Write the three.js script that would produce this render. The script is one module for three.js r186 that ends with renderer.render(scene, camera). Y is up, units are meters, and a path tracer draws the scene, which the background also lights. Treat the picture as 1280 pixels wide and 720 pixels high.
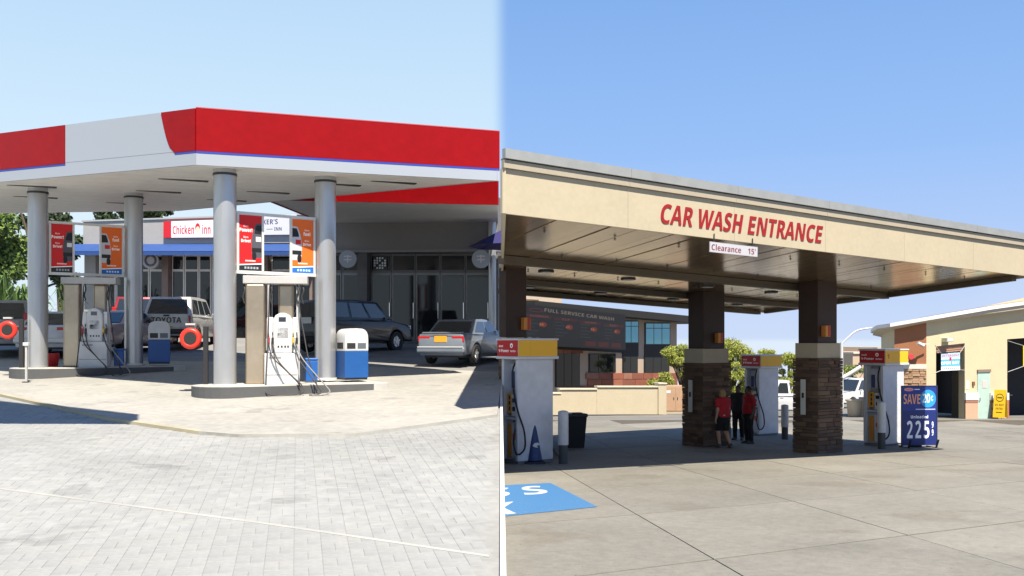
import * as THREE from 'three';
import { mergeGeometries, toCreasedNormals } from 'three/addons/utils/BufferGeometryUtils.js';
import { RoundedBoxGeometry } from 'three/addons/geometries/RoundedBoxGeometry.js';
import { FontLoader } from 'three/addons/loaders/FontLoader.js';
import { TextGeometry } from 'three/addons/geometries/TextGeometry.js';

// ---------------------------------------------------------------- camera, sky, sun, exposure
const scene = new THREE.Scene();
const EYE = 1.6, F = 1200, HORIZON = 425;
const camera = new THREE.PerspectiveCamera(2 * Math.atan(360 / F) * 180 / Math.PI, 1280 / 720, 0.1, 6000);
camera.position.set(0, EYE, 0);
camera.lookAt(0, EYE, -10);
camera.setViewOffset(1280, 720, 0, 360 - HORIZON, 1280, 720);
camera.updateProjectionMatrix();

const renderer = new THREE.WebGLRenderer({ antialias: true });
renderer.toneMapping = THREE.LinearToneMapping;
const EXPOSURE = 2.1;
renderer.toneMappingExposure = EXPOSURE;
renderer.shadowMap.enabled = true;

const s2l = (c) => { c /= 255; return c <= 0.04045 ? c / 12.92 : Math.pow((c + 0.055) / 1.055, 2.4); };
const lerp = (a, b, t) => a + (b - a) * t;
const sstep = (a, b, x) => { const t = Math.min(1, Math.max(0, (x - a) / (b - a))); return t * t * (3 - 2 * t); };
{ // clear daytime air: milky on the left hand side, clean blue on the right
  const W = 2048, H = 1024, d = new Float32Array(W * H * 4);
  const rampL = [[-6, [226, 242, 255]], [6, [224, 242, 255]], [13, [205, 232, 254]], [20, [187, 219, 250]], [45, [112, 162, 226]], [90, [62, 112, 190]]];
  const rampR = [[-6, [222, 232, 250]], [0, [206, 222, 250]], [6, [178, 206, 250]], [11, [154, 194, 249]], [20, [132, 176, 236]], [45, [92, 142, 214]], [90, [56, 106, 186]]];
  const pick = (r, e) => {
    if (e <= r[0][0]) return r[0][1].map(s2l);
    for (let i = 1; i < r.length; i++) if (e <= r[i][0]) { const t = (e - r[i - 1][0]) / (r[i][0] - r[i - 1][0]); return r[i][1].map((c, k) => lerp(s2l(r[i - 1][1][k]), s2l(c), t)); }
    return r[r.length - 1][1].map(s2l);
  };
  for (let j = 0; j < H; j++) for (let i = 0; i < W; i++) {
    const u = (i + 0.5) / W, v = (j + 0.5) / H, el = (v - 0.5) * 180, th = (u - 0.5) * Math.PI * 2;
    const az = Math.atan2(Math.cos(th), -Math.sin(th)) * 180 / Math.PI;      // 0 ahead, + to the right
    const m = az < 90 && az > -90 ? sstep(-1.25, -0.2, az) : sstep(-1.25, -0.2, (az > 0 ? 180 - az : -180 - az) * 1);
    const a = pick(rampL, el), b = pick(rampR, el), k = (j * W + i) * 4;
    // a few thin high streaks low over the right hand horizon
    const st = 0.10 * sstep(0, 3, el) * (1 - sstep(5, 8, el)) * Math.max(0, Math.sin(az * 0.42 + 1.2 * Math.sin(el * 1.3) + el * 0.9)) * m;
    for (let c = 0; c < 3; c++) d[k + c] = lerp(lerp(a[c], b[c], m), 0.93, st) / EXPOSURE;
    d[k + 3] = 1;
  }
  const t = new THREE.DataTexture(d, W, H, THREE.RGBAFormat, THREE.FloatType);
  t.mapping = THREE.EquirectangularReflectionMapping; t.magFilter = THREE.LinearFilter; t.minFilter = THREE.LinearFilter; t.needsUpdate = true;
  scene.background = t; scene.environment = t;
}
const sun = new THREE.DirectionalLight(0xfff3df, 5);
{
  const el = 58 * Math.PI / 180, ax = 0.35, az = 0.937;                      // from behind the viewer, a little to the right
  sun.position.set(60 * ax * Math.cos(el), 60 * Math.sin(el), 60 * az * Math.cos(el) - 25);
  sun.target.position.set(0, 0, -25);
  sun.castShadow = true; sun.shadow.mapSize.set(4096, 4096); sun.shadow.radius = 1;
  Object.assign(sun.shadow.camera, { left: -45, right: 45, top: 45, bottom: -45, near: 1, far: 160 });
  scene.add(sun, sun.target);
}

// ---------------------------------------------------------------- helpers
let seed = 12345;
const rnd = () => { seed = (seed * 1664525 + 1013904223) >>> 0; return seed / 4294967296; };
const rr = (a, b) => a + (b - a) * rnd();
const used = {};
function numbered(n) { const k = used[n] = (used[n] ?? -1) + 1; return k ? `${n}_${String(k).padStart(3, '0')}` : n; }
const V = (x, y, Z) => new THREE.Vector3(x, y, -Z);                           // Z = metres ahead of the viewer
const px2x = (px, Z) => (px - 640) / F * Z;                                   // survey: picture column at a distance -> metres sideways
const yAt = (py, Z) => EYE - (py - HORIZON) / F * Z;                          // picture row at a distance -> height
// the two plots: the left one is a terrace whose yard climbs away, the right one falls away gently
const gl = (Z) => -0.75 + 0.0583 * Math.min(60, Math.max(6.57, Z));
const eR = (Z) => Z < 28 ? 1.6 : Z < 44 ? lerp(1.6, 1.15, (Z - 28) / 16) : Z < 65 ? lerp(1.15, 0.9, (Z - 44) / 21) : 0.9;
const gr = (Z) => Z < 6.57 ? -0.367 : 1.6 - eR(Z) - 0.0558 * Z;
const cl = (Z) => 4.0 + 0.0583 * Z;      // underside of the left canopy
const cr = (Z) => 4.57 - 0.0558 * Z;     // underside of the right canopy

function tag(o, label, category, group, kind) { if (label) o.userData.label = label; if (category) o.userData.category = category; if (group) o.userData.group = group; if (kind) o.userData.kind = kind; return o; }
function thing(name, label, category, p = [0, 0, 0], turn = 0, group) {
  const g = new THREE.Group(); g.name = numbered(name); g.position.set(p[0], p[1], -p[2]); g.rotation.y = turn; scene.add(g);
  return tag(g, label, category, group);
}
const nonIdx = (g) => { const h = g.index ? g.toNonIndexed() : g; for (const k of Object.keys(h.attributes)) if (!['position', 'normal', 'uv'].includes(k)) h.deleteAttribute(k); return h; };
const merge = (gs) => gs.length === 1 ? gs[0] : mergeGeometries(gs.map(nonIdx));
function obj(name, gs, m, parent, label) {
  const o = new THREE.Mesh(Array.isArray(gs) ? merge(gs) : gs, m); o.castShadow = o.receiveShadow = true;
  if (parent) { o.name = name; parent.add(o); } else { o.name = numbered(name); scene.add(o); }
  if (label) o.userData.label = label;
  return o;
}
const struct = (name, gs, m, parent) => { const o = obj(name, gs, m, parent); if (!parent) o.userData.kind = 'structure'; return o; };
// uv in metres from the dominant normal
function uvm(g, s = 1) {
  if (g.index) g = g.toNonIndexed();
  const p = g.attributes.position, n = g.attributes.normal, uv = new Float32Array(p.count * 2);
  for (let i = 0; i < p.count; i++) {
    const ax = Math.abs(n.getX(i)), ay = Math.abs(n.getY(i)), az = Math.abs(n.getZ(i));
    let a, b; if (ay >= ax && ay >= az) { a = p.getX(i); b = p.getZ(i); } else if (ax >= az) { a = p.getZ(i); b = p.getY(i); } else { a = p.getX(i); b = p.getY(i); }
    uv[2 * i] = a * s; uv[2 * i + 1] = b * s;
  }
  g.setAttribute('uv', new THREE.BufferAttribute(uv, 2)); return g;
}
const bx = (w, h, d, x = 0, y = 0, z = 0) => { const g = new THREE.BoxGeometry(w, h, d); g.translate(x, y + h / 2, z); return uvm(g); };      // y = base
const rb = (w, h, d, r, x = 0, y = 0, z = 0, seg = 2) => { const g = new RoundedBoxGeometry(w, h, d, seg, r); g.translate(x, y + h / 2, z); return uvm(g); };
const cy = (r0, r1, h, x = 0, y = 0, z = 0, seg = 20) => { const g = new THREE.CylinderGeometry(r1, r0, h, seg); g.translate(x, y + h / 2, z); return g; };
const tube = (pts, r, seg = 24, rs = 7) => new THREE.TubeGeometry(new THREE.CatmullRomCurve3(pts.map((p) => p.isVector3 ? p : new THREE.Vector3(...p))), seg, r, rs, false);
const rot = (g, x, y, z) => { if (x) g.rotateX(x); if (y) g.rotateY(y); if (z) g.rotateZ(z); return g; };
const mv = (g, x, y, z) => g.translate(x, y, z);
function extr(pts, depth, bevel = 0) {   // outline in x,y; thickness along +z
  const s = new THREE.Shape(pts.map((p) => new THREE.Vector2(p[0], p[1])));
  const g = new THREE.ExtrudeGeometry(s, bevel ? { depth: Math.max(0.001, depth - 2 * bevel), bevelEnabled: true, bevelThickness: bevel, bevelSize: bevel, bevelOffset: -bevel, bevelSegments: 2, curveSegments: 8 } : { depth, bevelEnabled: false, curveSegments: 8 });
  if (bevel) g.translate(0, 0, bevel); return g;
}
function quadsGeo(polys) { // list of planar polygons (arrays of Vector3, fan), flat normals, uv in metres
  const P = [];
  for (const q of polys) for (let i = 1; i + 1 < q.length; i++) P.push(q[0], q[i], q[i + 1]);
  const g = new THREE.BufferGeometry(), a = new Float32Array(P.length * 3);
  P.forEach((v, i) => { a[3 * i] = v.x; a[3 * i + 1] = v.y; a[3 * i + 2] = v.z; });
  g.setAttribute('position', new THREE.BufferAttribute(a, 3)); g.computeVertexNormals(); return uvm(g);
}
// convex plan polygon [[x,Z]...] between two height functions of (Z, x); solid
function slabGeo(poly, yb, yt) {
  let area = 0; poly.forEach((p, i) => { const q = poly[(i + 1) % poly.length]; area += p[0] * q[1] - q[0] * p[1]; });
  if (area < 0) poly = poly.slice().reverse();                                // counter-clockwise seen from above (Z ahead)
  const top = poly.map((p) => V(p[0], yt(p[1], p[0]), p[1])), bot = poly.map((p) => V(p[0], yb(p[1], p[0]), p[1]));
  const out = [top, bot.slice().reverse()];
  poly.forEach((_, i) => { const j = (i + 1) % poly.length; out.push([bot[i], bot[j], top[j], top[i]]); });
  return quadsGeo(out);
}
// 8-corner solid from bottom ring and top ring (4 Vector3 each, counter-clockwise from above)
const hexa = (b, t) => quadsGeo([t, b.slice().reverse(), ...[0, 1, 2, 3].map((i) => { const j = (i + 1) % 4; return [b[i], b[j], t[j], t[i]]; })]);
function clipPoly(poly, a, b, c, keepBelow = true) { // keep a*x+b*Z <= c
  const out = [], f = (p) => (a * p[0] + b * p[1] - c) * (keepBelow ? 1 : -1);
  poly.forEach((p, i) => { const q = poly[(i + 1) % poly.length], fp = f(p), fq = f(q); if (fp <= 0) out.push(p); if (fp * fq < 0) { const t = fp / (fp - fq); out.push([lerp(p[0], q[0], t), lerp(p[1], q[1], t)]); } });
  return out;
}
// upright strip from plan point p to q (seen from the side where p is on the left), heights per end, going back by th
function strip(p, q, b0, t0, b1, t1, th, off = 0) {
  const dx = q[0] - p[0], dz = q[1] - p[1], l = Math.hypot(dx, dz), nx = -dz / l, nz = dx / l; // n = away from the viewer's side
  const A = [p[0] - nx * off, p[1] - nz * off], B = [q[0] - nx * off, q[1] - nz * off], C = [B[0] + nx * th, B[1] + nz * th], D = [A[0] + nx * th, A[1] + nz * th];
  return hexa([V(A[0], b0, A[1]), V(B[0], b1, B[1]), V(C[0], b1, C[1]), V(D[0], b0, D[1])], [V(A[0], t0, A[1]), V(B[0], t1, B[1]), V(C[0], t1, C[1]), V(D[0], t0, D[1])]);
}
const along = (p, q, t) => [lerp(p[0], q[0], t), lerp(p[1], q[1], t)];

// ---------------------------------------------------------------- textures
const NP = new Uint8Array(65536); for (let i = 0; i < 65536; i++) NP[i] = (rnd() * 256) | 0;
function vn(x, y, per) { // periodic value noise
  const xi = Math.floor(x), yi = Math.floor(y), fx = x - xi, fy = y - yi, u = fx * fx * (3 - 2 * fx), w = fy * fy * (3 - 2 * fy);
  const g = (a, b) => NP[((((a % per) + per) % per) * 251 + (((b % per) + per) % per) * 7919 + per * 13) & 65535] / 255;
  return lerp(lerp(g(xi, yi), g(xi + 1, yi), u), lerp(g(xi, yi + 1), g(xi + 1, yi + 1), u), w);
}
function fbm(u, v, f, oct = 4) { let s = 0, a = 0.5, t = 0; for (let o = 0; o < oct; o++) { s += a * vn(u * f, v * f, f); t += a; a *= 0.55; f *= 2; } return s / t; }
function tex(n, fn, metres, srgb = true) {
  const d = new Uint8Array(n * n * 4);
  for (let j = 0; j < n; j++) for (let i = 0; i < n; i++) { const c = fn((i + 0.5) / n, (j + 0.5) / n), k = (j * n + i) * 4; for (let q = 0; q < 3; q++) d[k + q] = Math.max(0, Math.min(255, c[q] ?? c[0])); d[k + 3] = 255; }
  const t = new THREE.DataTexture(d, n, n); t.wrapS = t.wrapT = THREE.RepeatWrapping; t.magFilter = THREE.LinearFilter; t.minFilter = THREE.LinearMipmapLinearFilter; t.generateMipmaps = true; t.anisotropy = 8;
  if (srgb) t.colorSpace = THREE.SRGBColorSpace; t.repeat.set(1 / metres, 1 / metres); t.needsUpdate = true; return t;
}
function canvasTex(w, h, draw) {
  const c = document.createElement('canvas'); c.width = w; c.height = h; const x = c.getContext('2d'); draw(x, w, h);
  const t = new THREE.CanvasTexture(c); t.colorSpace = THREE.SRGBColorSpace; t.anisotropy = 8; return t;
}
const grain = tex(256, (u, v) => { const k = 226 + 29 * fbm(u, v, 8, 5); return [k, k, k]; }, 1.6);
const mottled = tex(512, (u, v) => { const a = fbm(u, v, 5, 6), b = fbm(u + 0.37, v + 0.11, 40, 3); const k = 196 + 52 * a + 14 * (b - 0.5); return [k, k, k * 0.985]; }, 4);
const grainBump = tex(256, (u, v) => { const k = 255 * fbm(u, v, 32, 4); return [k, k, k]; }, 0.8, false);
const leafTone = tex(64, (u, v) => { const k = 190 + 65 * fbm(u, v, 16, 2); return [k, k, k]; }, 0.5);
const L3 = (r, g, b) => new THREE.Color().setRGB(r, g, b);
function M(color, rough = 0.6, metal = 0, o = {}) { const m = new THREE.MeshStandardMaterial({ color: Array.isArray(color) ? L3(...color) : new THREE.Color(color), roughness: rough, metalness: metal, ...o }); return m; }
const paintTex = (color, rough, o = {}) => M(color, rough, 0, { map: grain, ...o });
const glassDark = new THREE.MeshPhysicalMaterial({ color: L3(0.02, 0.025, 0.03), roughness: 0.04, metalness: 0, clearcoat: 1, clearcoatRoughness: 0.02 });
const carPaint = (c, metal = 0.25) => new THREE.MeshPhysicalMaterial({ color: Array.isArray(c) ? L3(...c) : new THREE.Color(c), roughness: 0.42, metalness: metal, clearcoat: 0.6, clearcoatRoughness: 0.06, map: grain });
const rubber = M([0.018, 0.018, 0.02], 0.75, 0, { map: grain });
const blackPlastic = M([0.02, 0.02, 0.022], 0.5);
const white = paintTex([0.60, 0.61, 0.62], 0.45), offWhite = paintTex([0.48, 0.48, 0.48], 0.55);
const chrome = M([0.75, 0.75, 0.76], 0.22, 1), darkMetal = M([0.06, 0.065, 0.07], 0.45, 0.6);

// ---------------------------------------------------------------- ground
const concreteTex = tex(2048, (u, v) => {
  const a = fbm(u, v, 4, 4), b = fbm(u + 0.31, v + 0.72, 11, 4), f = vn(u * 900, v * 900, 900), g = fbm(u, v, 170, 2);
  let k = 178 + 34 * (a - 0.5) + 20 * (b - 0.5) + 14 * (f - 0.5) + 20 * (g - 0.5);
  const st = sstep(0.60, 0.74, fbm(u + 0.5, v + 0.1, 9, 4)); k -= 11 * st;                    // oily patches
  const sp = vn(u * 300, v * 300, 300); if (sp > 0.975) k -= 40;
  return [k * 1.0, k * (0.983 - 0.014 * st), k * (0.925 - 0.03 * st)];
}, 14);
const roughBump = tex(512, (u, v) => { const k = 255 * (0.6 * fbm(u, v, 60, 3) + 0.4 * vn(u * 250, v * 250, 250)); return [k, k, k]; }, 1.5, false);
const concreteR = [0.415, 0.435, 0.40].map((k) => M([k, k, k], 0.85, 0, { map: concreteTex, bumpMap: roughBump, bumpScale: 0.002 }));
const jointMat = M([0.10, 0.085, 0.07], 0.95, 0, { map: mottled });
const asphaltFar = M([0.20, 0.195, 0.185], 0.95, 0, { map: mottled, bumpMap: roughBump, bumpScale: 0.003 });
const paleTex = tex(1024, (u, v) => { const a = fbm(u, v, 5, 5), b = fbm(u + 0.2, v + 0.6, 90, 3); let k = 214 + 36 * (a - 0.5) + 30 * (b - 0.5); const sp = vn(u * 210, v * 210, 210); if (sp > 0.985) k -= 46; k -= 20 * sstep(0.66, 0.78, fbm(u + 0.7, v + 0.3, 14, 4)); return [k, k * 0.995, k * 0.975]; }, 9);
const slabL = M([0.44, 0.44, 0.43], 0.9, 0, { map: paleTex, bumpMap: roughBump, bumpScale: 0.0015 });
const bedL = M([0.37, 0.38, 0.39], 0.95, 0, { map: paleTex });

// line between the two plots: straight ahead, with a jog where the parking bays are
const SEAM = [[-0.06, 0.5], [-0.075, 6], [-0.31, 25.0], [1.0, 25.3], [1.14, 33.4], [-0.42, 34.2], [-0.6, 62]];
{
  // right hand plot: one sheet, down the slope and out to the skyline
  const rows = [-40, 0, 6.57, 10, 16, 22, 28, 33, 38, 44, 54, 65, 90, 140, 260, 600, 1400, 3200], xs = [-900, -200, -60, -20, -6, -2, 0, 2, 6, 12, 20, 30, 60, 200, 900];
  const polys = [];
  for (let i = 0; i + 1 < rows.length; i++) for (let j = 0; j + 1 < xs.length; j++) {
    const k = Math.max(1, rows[i + 1] / 120), k0 = Math.max(1, rows[i] / 120);
    polys.push([V(xs[j] * k0, gr(rows[i]) - 0.03, rows[i]), V(xs[j + 1] * k0, gr(rows[i]) - 0.03, rows[i]), V(xs[j + 1] * k, gr(rows[i + 1]) - 0.03, rows[i + 1]), V(xs[j] * k, gr(rows[i + 1]) - 0.03, rows[i + 1])]);
  }
  struct('ground', quadsGeo(polys), asphaltFar);
  // left hand terrace: solid ground with its retaining edge
  const gs = [], back = [[-60, 62]];
  const zs = [0.5, 6.57, 10, 14, 18, 22, 25, 25.3, 29, 33.4, 34.2, 40, 50, 62];
  const sx = (Z) => { for (let i = 1; i < SEAM.length; i++) if (Z <= SEAM[i][1]) return lerp(SEAM[i - 1][0], SEAM[i][0], (Z - SEAM[i - 1][1]) / (SEAM[i][1] - SEAM[i - 1][1])); return -0.6; };
  for (let i = 0; i + 1 < zs.length; i++) gs.push(slabGeo([[-60, zs[i]], [sx(zs[i]), zs[i]], [sx(zs[i + 1]), zs[i + 1]], [-60, zs[i + 1]]], () => -6, (Z) => gl(Z) - 0.005));
  struct('terrace', gs, bedL);
  // light concrete coping along the plot line
  const kerb = [];
  for (let i = 1; i + 1 < SEAM.length; i++) { if (i === 2 || i === 4) continue; const p = SEAM[i], q = SEAM[i + 1]; kerb.push(slabGeo([p, q, [q[0] + 0.05, q[1]], [p[0] + 0.05, p[1]]], (Z) => Math.min(gl(Z), gr(Z)) - 0.3, (Z) => gl(Z) + 0.012)); }
  tag(obj('boundary_wall', kerb, M([0.72, 0.72, 0.71], 0.8, 0, { map: mottled })), 'thin pale retaining wall between the paved yard and the concrete drive', 'wall');
}
{ // right hand concrete drive, slab by slab (joints are real gaps)
  const drive = new THREE.Group(); drive.name = 'concrete_drive'; drive.userData.kind = 'structure'; scene.add(drive);
  // slab lattice: a runs with the canopy front, b runs away from the viewer
  const o = [1.65, 12.7], A = [2.52, 1.575], Bv = [-0.30, 3.44];
  const clipSeam = (poly) => { let q = clipPoly(poly, 1, 0.0125, 0.06, false); return q; };
  const sb = [-1, 0, 0];
  for (let i = -8; i < 14; i++) for (let j = -18; j < 12; j++) {
    const g = 0.009, c = (a, b) => [o[0] + A[0] * a + Bv[0] * b, o[1] + A[1] * a + Bv[1] * b];
    let poly = [c(i + g / 2.9, j + g / 1.7), c(i + 1 - g / 2.9, j + g / 1.7), c(i + 1 - g / 2.9, j + 1 - g / 1.7), c(i + g / 2.9, j + 1 - g / 1.7)];
    const cz = poly.reduce((s, p) => s + p[1], 0) / 4, cx = poly.reduce((s, p) => s + p[0], 0) / 4;
    if (cz < 4 || cz > 41 || cx > 24 || cx < -2 || Math.abs(cx) > cz * 0.62 + 2) continue;
    poly = clipPoly(poly, 1, 0.0125, 0.0, false); poly = clipPoly(poly, 0, 1, 43, true); poly = clipPoly(poly, 0, 1, 6.6, false);
    if (cz > 23 && cz < 36) poly = clipPoly(poly, 1, 0, 1.2, false);
    if (poly.length < 3) continue;
    const dy = rr(-0.002, 0.002);
    obj('slab', slabGeo(poly, (Z) => gr(Z) - 0.028, (Z) => gr(Z) + dy), concreteR[(rnd() * 3) | 0], drive);
  }
  // dark bed of the joints
  const zs = [4, 6.57, 10, 16, 22, 28, 33, 38, 43]; const bed = [];
  for (let i = 0; i + 1 < zs.length; i++) bed.push(slabGeo([[Math.max(-0.0125 * zs[i], zs[i] >= 22 && zs[i] < 36 ? 1.2 : -9), zs[i]], [30, zs[i]], [30, zs[i + 1]], [Math.max(-0.0125 * zs[i + 1], zs[i] >= 22 && zs[i] < 36 ? 1.2 : -9), zs[i + 1]]], (Z) => gr(Z) - 0.029, (Z) => gr(Z) - 0.008));
  struct('joint_filler', bed, jointMat, drive);
  // blue painted panel with white letters, its far part runs off behind the plot line
  const t = canvasTex(1024, 1024, (x, w, h) => {
    x.fillStyle = '#4a90d0'; x.fillRect(0, 0, w, h);
    x.fillStyle = '#f2f5f4'; x.font = 'bold 560px sans-serif'; x.textBaseline = 'alphabetic'; x.textAlign = 'left';
    x.save(); x.translate(-330, 440); x.scale(1.62, 0.84); x.fillText('S', 0, 0); x.fillText('S', 385, 0); x.restore();
    x.save(); x.translate(-225, 980); x.scale(1.02, 0.86); x.fillText('K', 0, 0); x.restore();
    let s = 7; const r = () => { s = (s * 16807) % 2147483647; return s / 2147483647; };
    for (let i = 0; i < 2600; i++) { const yy = h * Math.pow(r(), 0.55); x.fillStyle = `rgba(${150 + r() * 30},${160 + r() * 20},${160},${0.25 + 0.4 * r()})`; x.fillRect(r() * w, yy, 2 + r() * 16 * (yy / h), 1 + r() * 6); }
  });
  // corners: far-left, far-right, near-right, near-left (picked off the drive)
  const at = (px, py) => { const Z = 1920 / (py - 492); return [px2x(px, Z), Z]; };
  const c = [at(629, 607), at(688, 604), at(747, 634), at(629, 646)].map(([x, Z]) => V(x, gr(Z) + 0.006, Z));
  const g = new THREE.BufferGeometry(); const N = 8, P = [], U = [], I = [];
  for (let j = 0; j <= N; j++) for (let i = 0; i <= N; i++) { const u = i / N, v = j / N; const a = c[0].clone().lerp(c[1], u), b = c[3].clone().lerp(c[2], u); const q = a.lerp(b, v); P.push(q.x, q.y, q.z); U.push(u, 1 - v); }
  for (let j = 0; j < N; j++) for (let i = 0; i < N; i++) { const a = j * (N + 1) + i; I.push(a, a + N + 1, a + 1, a + 1, a + N + 1, a + N + 2); }
  g.setAttribute('position', new THREE.Float32BufferAttribute(P, 3)); g.setAttribute('uv', new THREE.Float32BufferAttribute(U, 2)); g.setIndex(I); g.computeVertexNormals();
  const o2 = obj('painted_marking', g, M([0.5, 0.5, 0.5], 0.8, 0, { map: t, bumpMap: roughBump, bumpScale: 0.001 }), drive); o2.userData.label = 'blue painted panel with white letters on the drive';
}
{ // left hand yard: pale pavers in pairs, laid crosswise, in front of the pump slab
  const yard = new THREE.Group(); yard.name = 'paved_yard'; yard.userData.kind = 'structure'; scene.add(yard);
  const edge = [[-18, 25.6], [-10.9, 20.4], [-6.9, 16.6], [-4.9, 15.15], [-4.2, 14.85], [-2.4, 14.95], [-0.26, 17.1]];
  const edgeZ = (x) => { for (let i = 1; i < edge.length; i++) if (x <= edge[i][0]) return lerp(edge[i - 1][1], edge[i][1], (x - edge[i - 1][0]) / (edge[i][0] - edge[i - 1][0])); return 17.1; };
  const tones = [[0.385, 0.402, 0.418], [0.378, 0.394, 0.414], [0.397, 0.41, 0.422], [0.383, 0.398, 0.41], [0.37, 0.384, 0.403]];
  const pm = tones.map((c) => M(c, 0.9, 0, { map: paleTex, bumpMap: roughBump, bumpScale: 0.0012 }));
  const pav = (w, d) => { const h = 0.02, b = 0.003, r = (k, y) => [[-w / 2 + k, d / 2 - k], [w / 2 - k, d / 2 - k], [w / 2 - k, -d / 2 + k], [-w / 2 + k, -d / 2 + k]].map(([x, z]) => new THREE.Vector3(x, y, z)); const lo = r(0, -h), mi = r(0, -b), hi = r(b, 0), q = [hi]; for (let i = 0; i < 4; i++) { const j = (i + 1) % 4; q.push([lo[i], lo[j], mi[j], mi[i]], [mi[i], mi[j], hi[j], hi[i]]); } return quadsGeo(q); };
  const shapes = [pav(0.2383, 0.1183), pav(0.1183, 0.2383)];
  const th = 0.22, cs = Math.cos(th), sn = Math.sin(th), list = [];
  for (let i = -120; i < 120; i++) for (let j = -40; j < 140; j++) {
    const o = (i + j) & 1;
    for (const k of [-0.06, 0.06]) {
      const lx = i * 0.24 + (o ? k : 0), lz = j * 0.24 + (o ? 0 : k);
      const x = lx * cs + lz * sn - 4, Z = -(-lx * sn + lz * cs) + 26;
      if (Z < 7.0 || Z > 18.5 || x > -0.0125 * Z - 0.13 || x < -0.56 * Z || Z > edgeZ(x) - 0.2) continue;
      list.push([Z, x, o ? 1 : 0]);
    }
  }
  const slope = Math.atan(0.0583);
  list.sort((a, b) => (a[0] + Math.abs(a[1] + 2.2) * 0.5) - (b[0] + Math.abs(b[1] + 2.2) * 0.5));
  const m4 = new THREE.Matrix4(), e = new THREE.Euler(), rest = tones.map(() => []);
  list.forEach(([Z, x, s], i) => {
    const t = (rnd() * 5) | 0, y = gl(Z) + rr(-0.0015, 0.0015), rx = slope + rr(-0.004, 0.004), rz = rr(-0.004, 0.004);
    if (i < 298) { const o = obj('paver', shapes[s], pm[t], yard); o.position.set(x, y, -Z); o.rotation.set(rx, th + rr(-0.012, 0.012), rz, 'XYZ'); o.name = i ? `paver_${String(i).padStart(3, '0')}` : 'paver'; }
    else { const g = shapes[s].clone(); m4.makeRotationFromEuler(e.set(rx, th + rr(-0.012, 0.012), rz)); g.applyMatrix4(m4); g.translate(x, y, -Z); rest[t].push(uvm(g)); }
  });
  rest.forEach((r, t) => { if (r.length) { const o = obj('paver_field', r, pm[t], yard); o.userData.kind = 'stuff'; } });
  // white edging line across the pavers
  const ln = [[-6.4, 11.2], [-5.85, 10.97], [-2.5, 9.42], [-0.2, 8.25]], q = [];
  for (let i = 0; i + 1 < ln.length; i++) { const [p, r] = [ln[i], ln[i + 1]]; q.push(slabGeo([p, r, [r[0], r[1] + 0.06], [p[0], p[1] + 0.06]], (Z) => gl(Z) - 0.01, (Z) => gl(Z) + 0.007)); }
  obj('painted_line', q, M([0.46, 0.465, 0.46], 0.8, 0, { map: mottled }), yard).userData.label = 'worn white line across the pavers';
  // the concrete slab that carries the pump islands, with a raised edge
  const apron = new THREE.Group(); apron.name = 'pump_apron'; apron.userData.kind = 'structure'; scene.add(apron);
  const gs = []; for (let i = 0; i + 1 < edge.length; i++) { const [p, r] = [edge[i], edge[i + 1]]; const zs = [0, 0.33, 0.66, 1]; gs.push(slabGeo([p, r, [r[0], 36], [p[0], 36]], (Z) => gl(Z) - 0.016, (Z) => gl(Z) + 0.035)); }
  gs.push(slabGeo([[-0.26, 25.3], [1.0, 25.3], [1.1, 33.4], [-0.26, 33.4]], (Z) => gl(Z) - 0.016, (Z) => gl(Z) + 0.035));
  struct('apron_slab', gs, slabL, apron);
  const kb = [], yb = []; for (let i = 0; i + 1 < edge.length; i++) { const [p, r] = [edge[i], edge[i + 1]]; (i > 0 && i < 3 ? yb : kb).push(slabGeo([[p[0], p[1] - 0.14], [r[0], r[1] - 0.14], r, p], (Z) => gl(Z) - 0.016, (Z) => gl(Z) + 0.05)); }
  obj('kerb', kb, M([0.46, 0.46, 0.45], 0.9, 0, { map: paleTex }), apron);
  obj('kerb', yb, M([0.44, 0.40, 0.30], 0.9, 0, { map: mottled }), apron, 'kerb with worn yellow paint');
  // asphalt parking lane by the shops
  const fr = [[-30, 31.5], [-8, 28.6], [-0.34, 25.35]], lane = [];
  for (let i = 0; i + 1 < fr.length; i++) lane.push(slabGeo([fr[i], fr[i + 1], [fr[i + 1][0], 41], [fr[i][0], 41]], (Z) => gl(Z) + 0.02, (Z) => gl(Z) + 0.042));
  lane.push(slabGeo([[-0.34, 25.35], [0.95, 25.4], [1.08, 33.3], [-0.34, 33.3]], (Z) => gl(Z) + 0.02, (Z) => gl(Z) + 0.042));
  struct('parking_lane', lane, M([0.28, 0.28, 0.29], 0.95, 0, { map: mottled, bumpMap: roughBump, bumpScale: 0.003 }));
}

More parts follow.
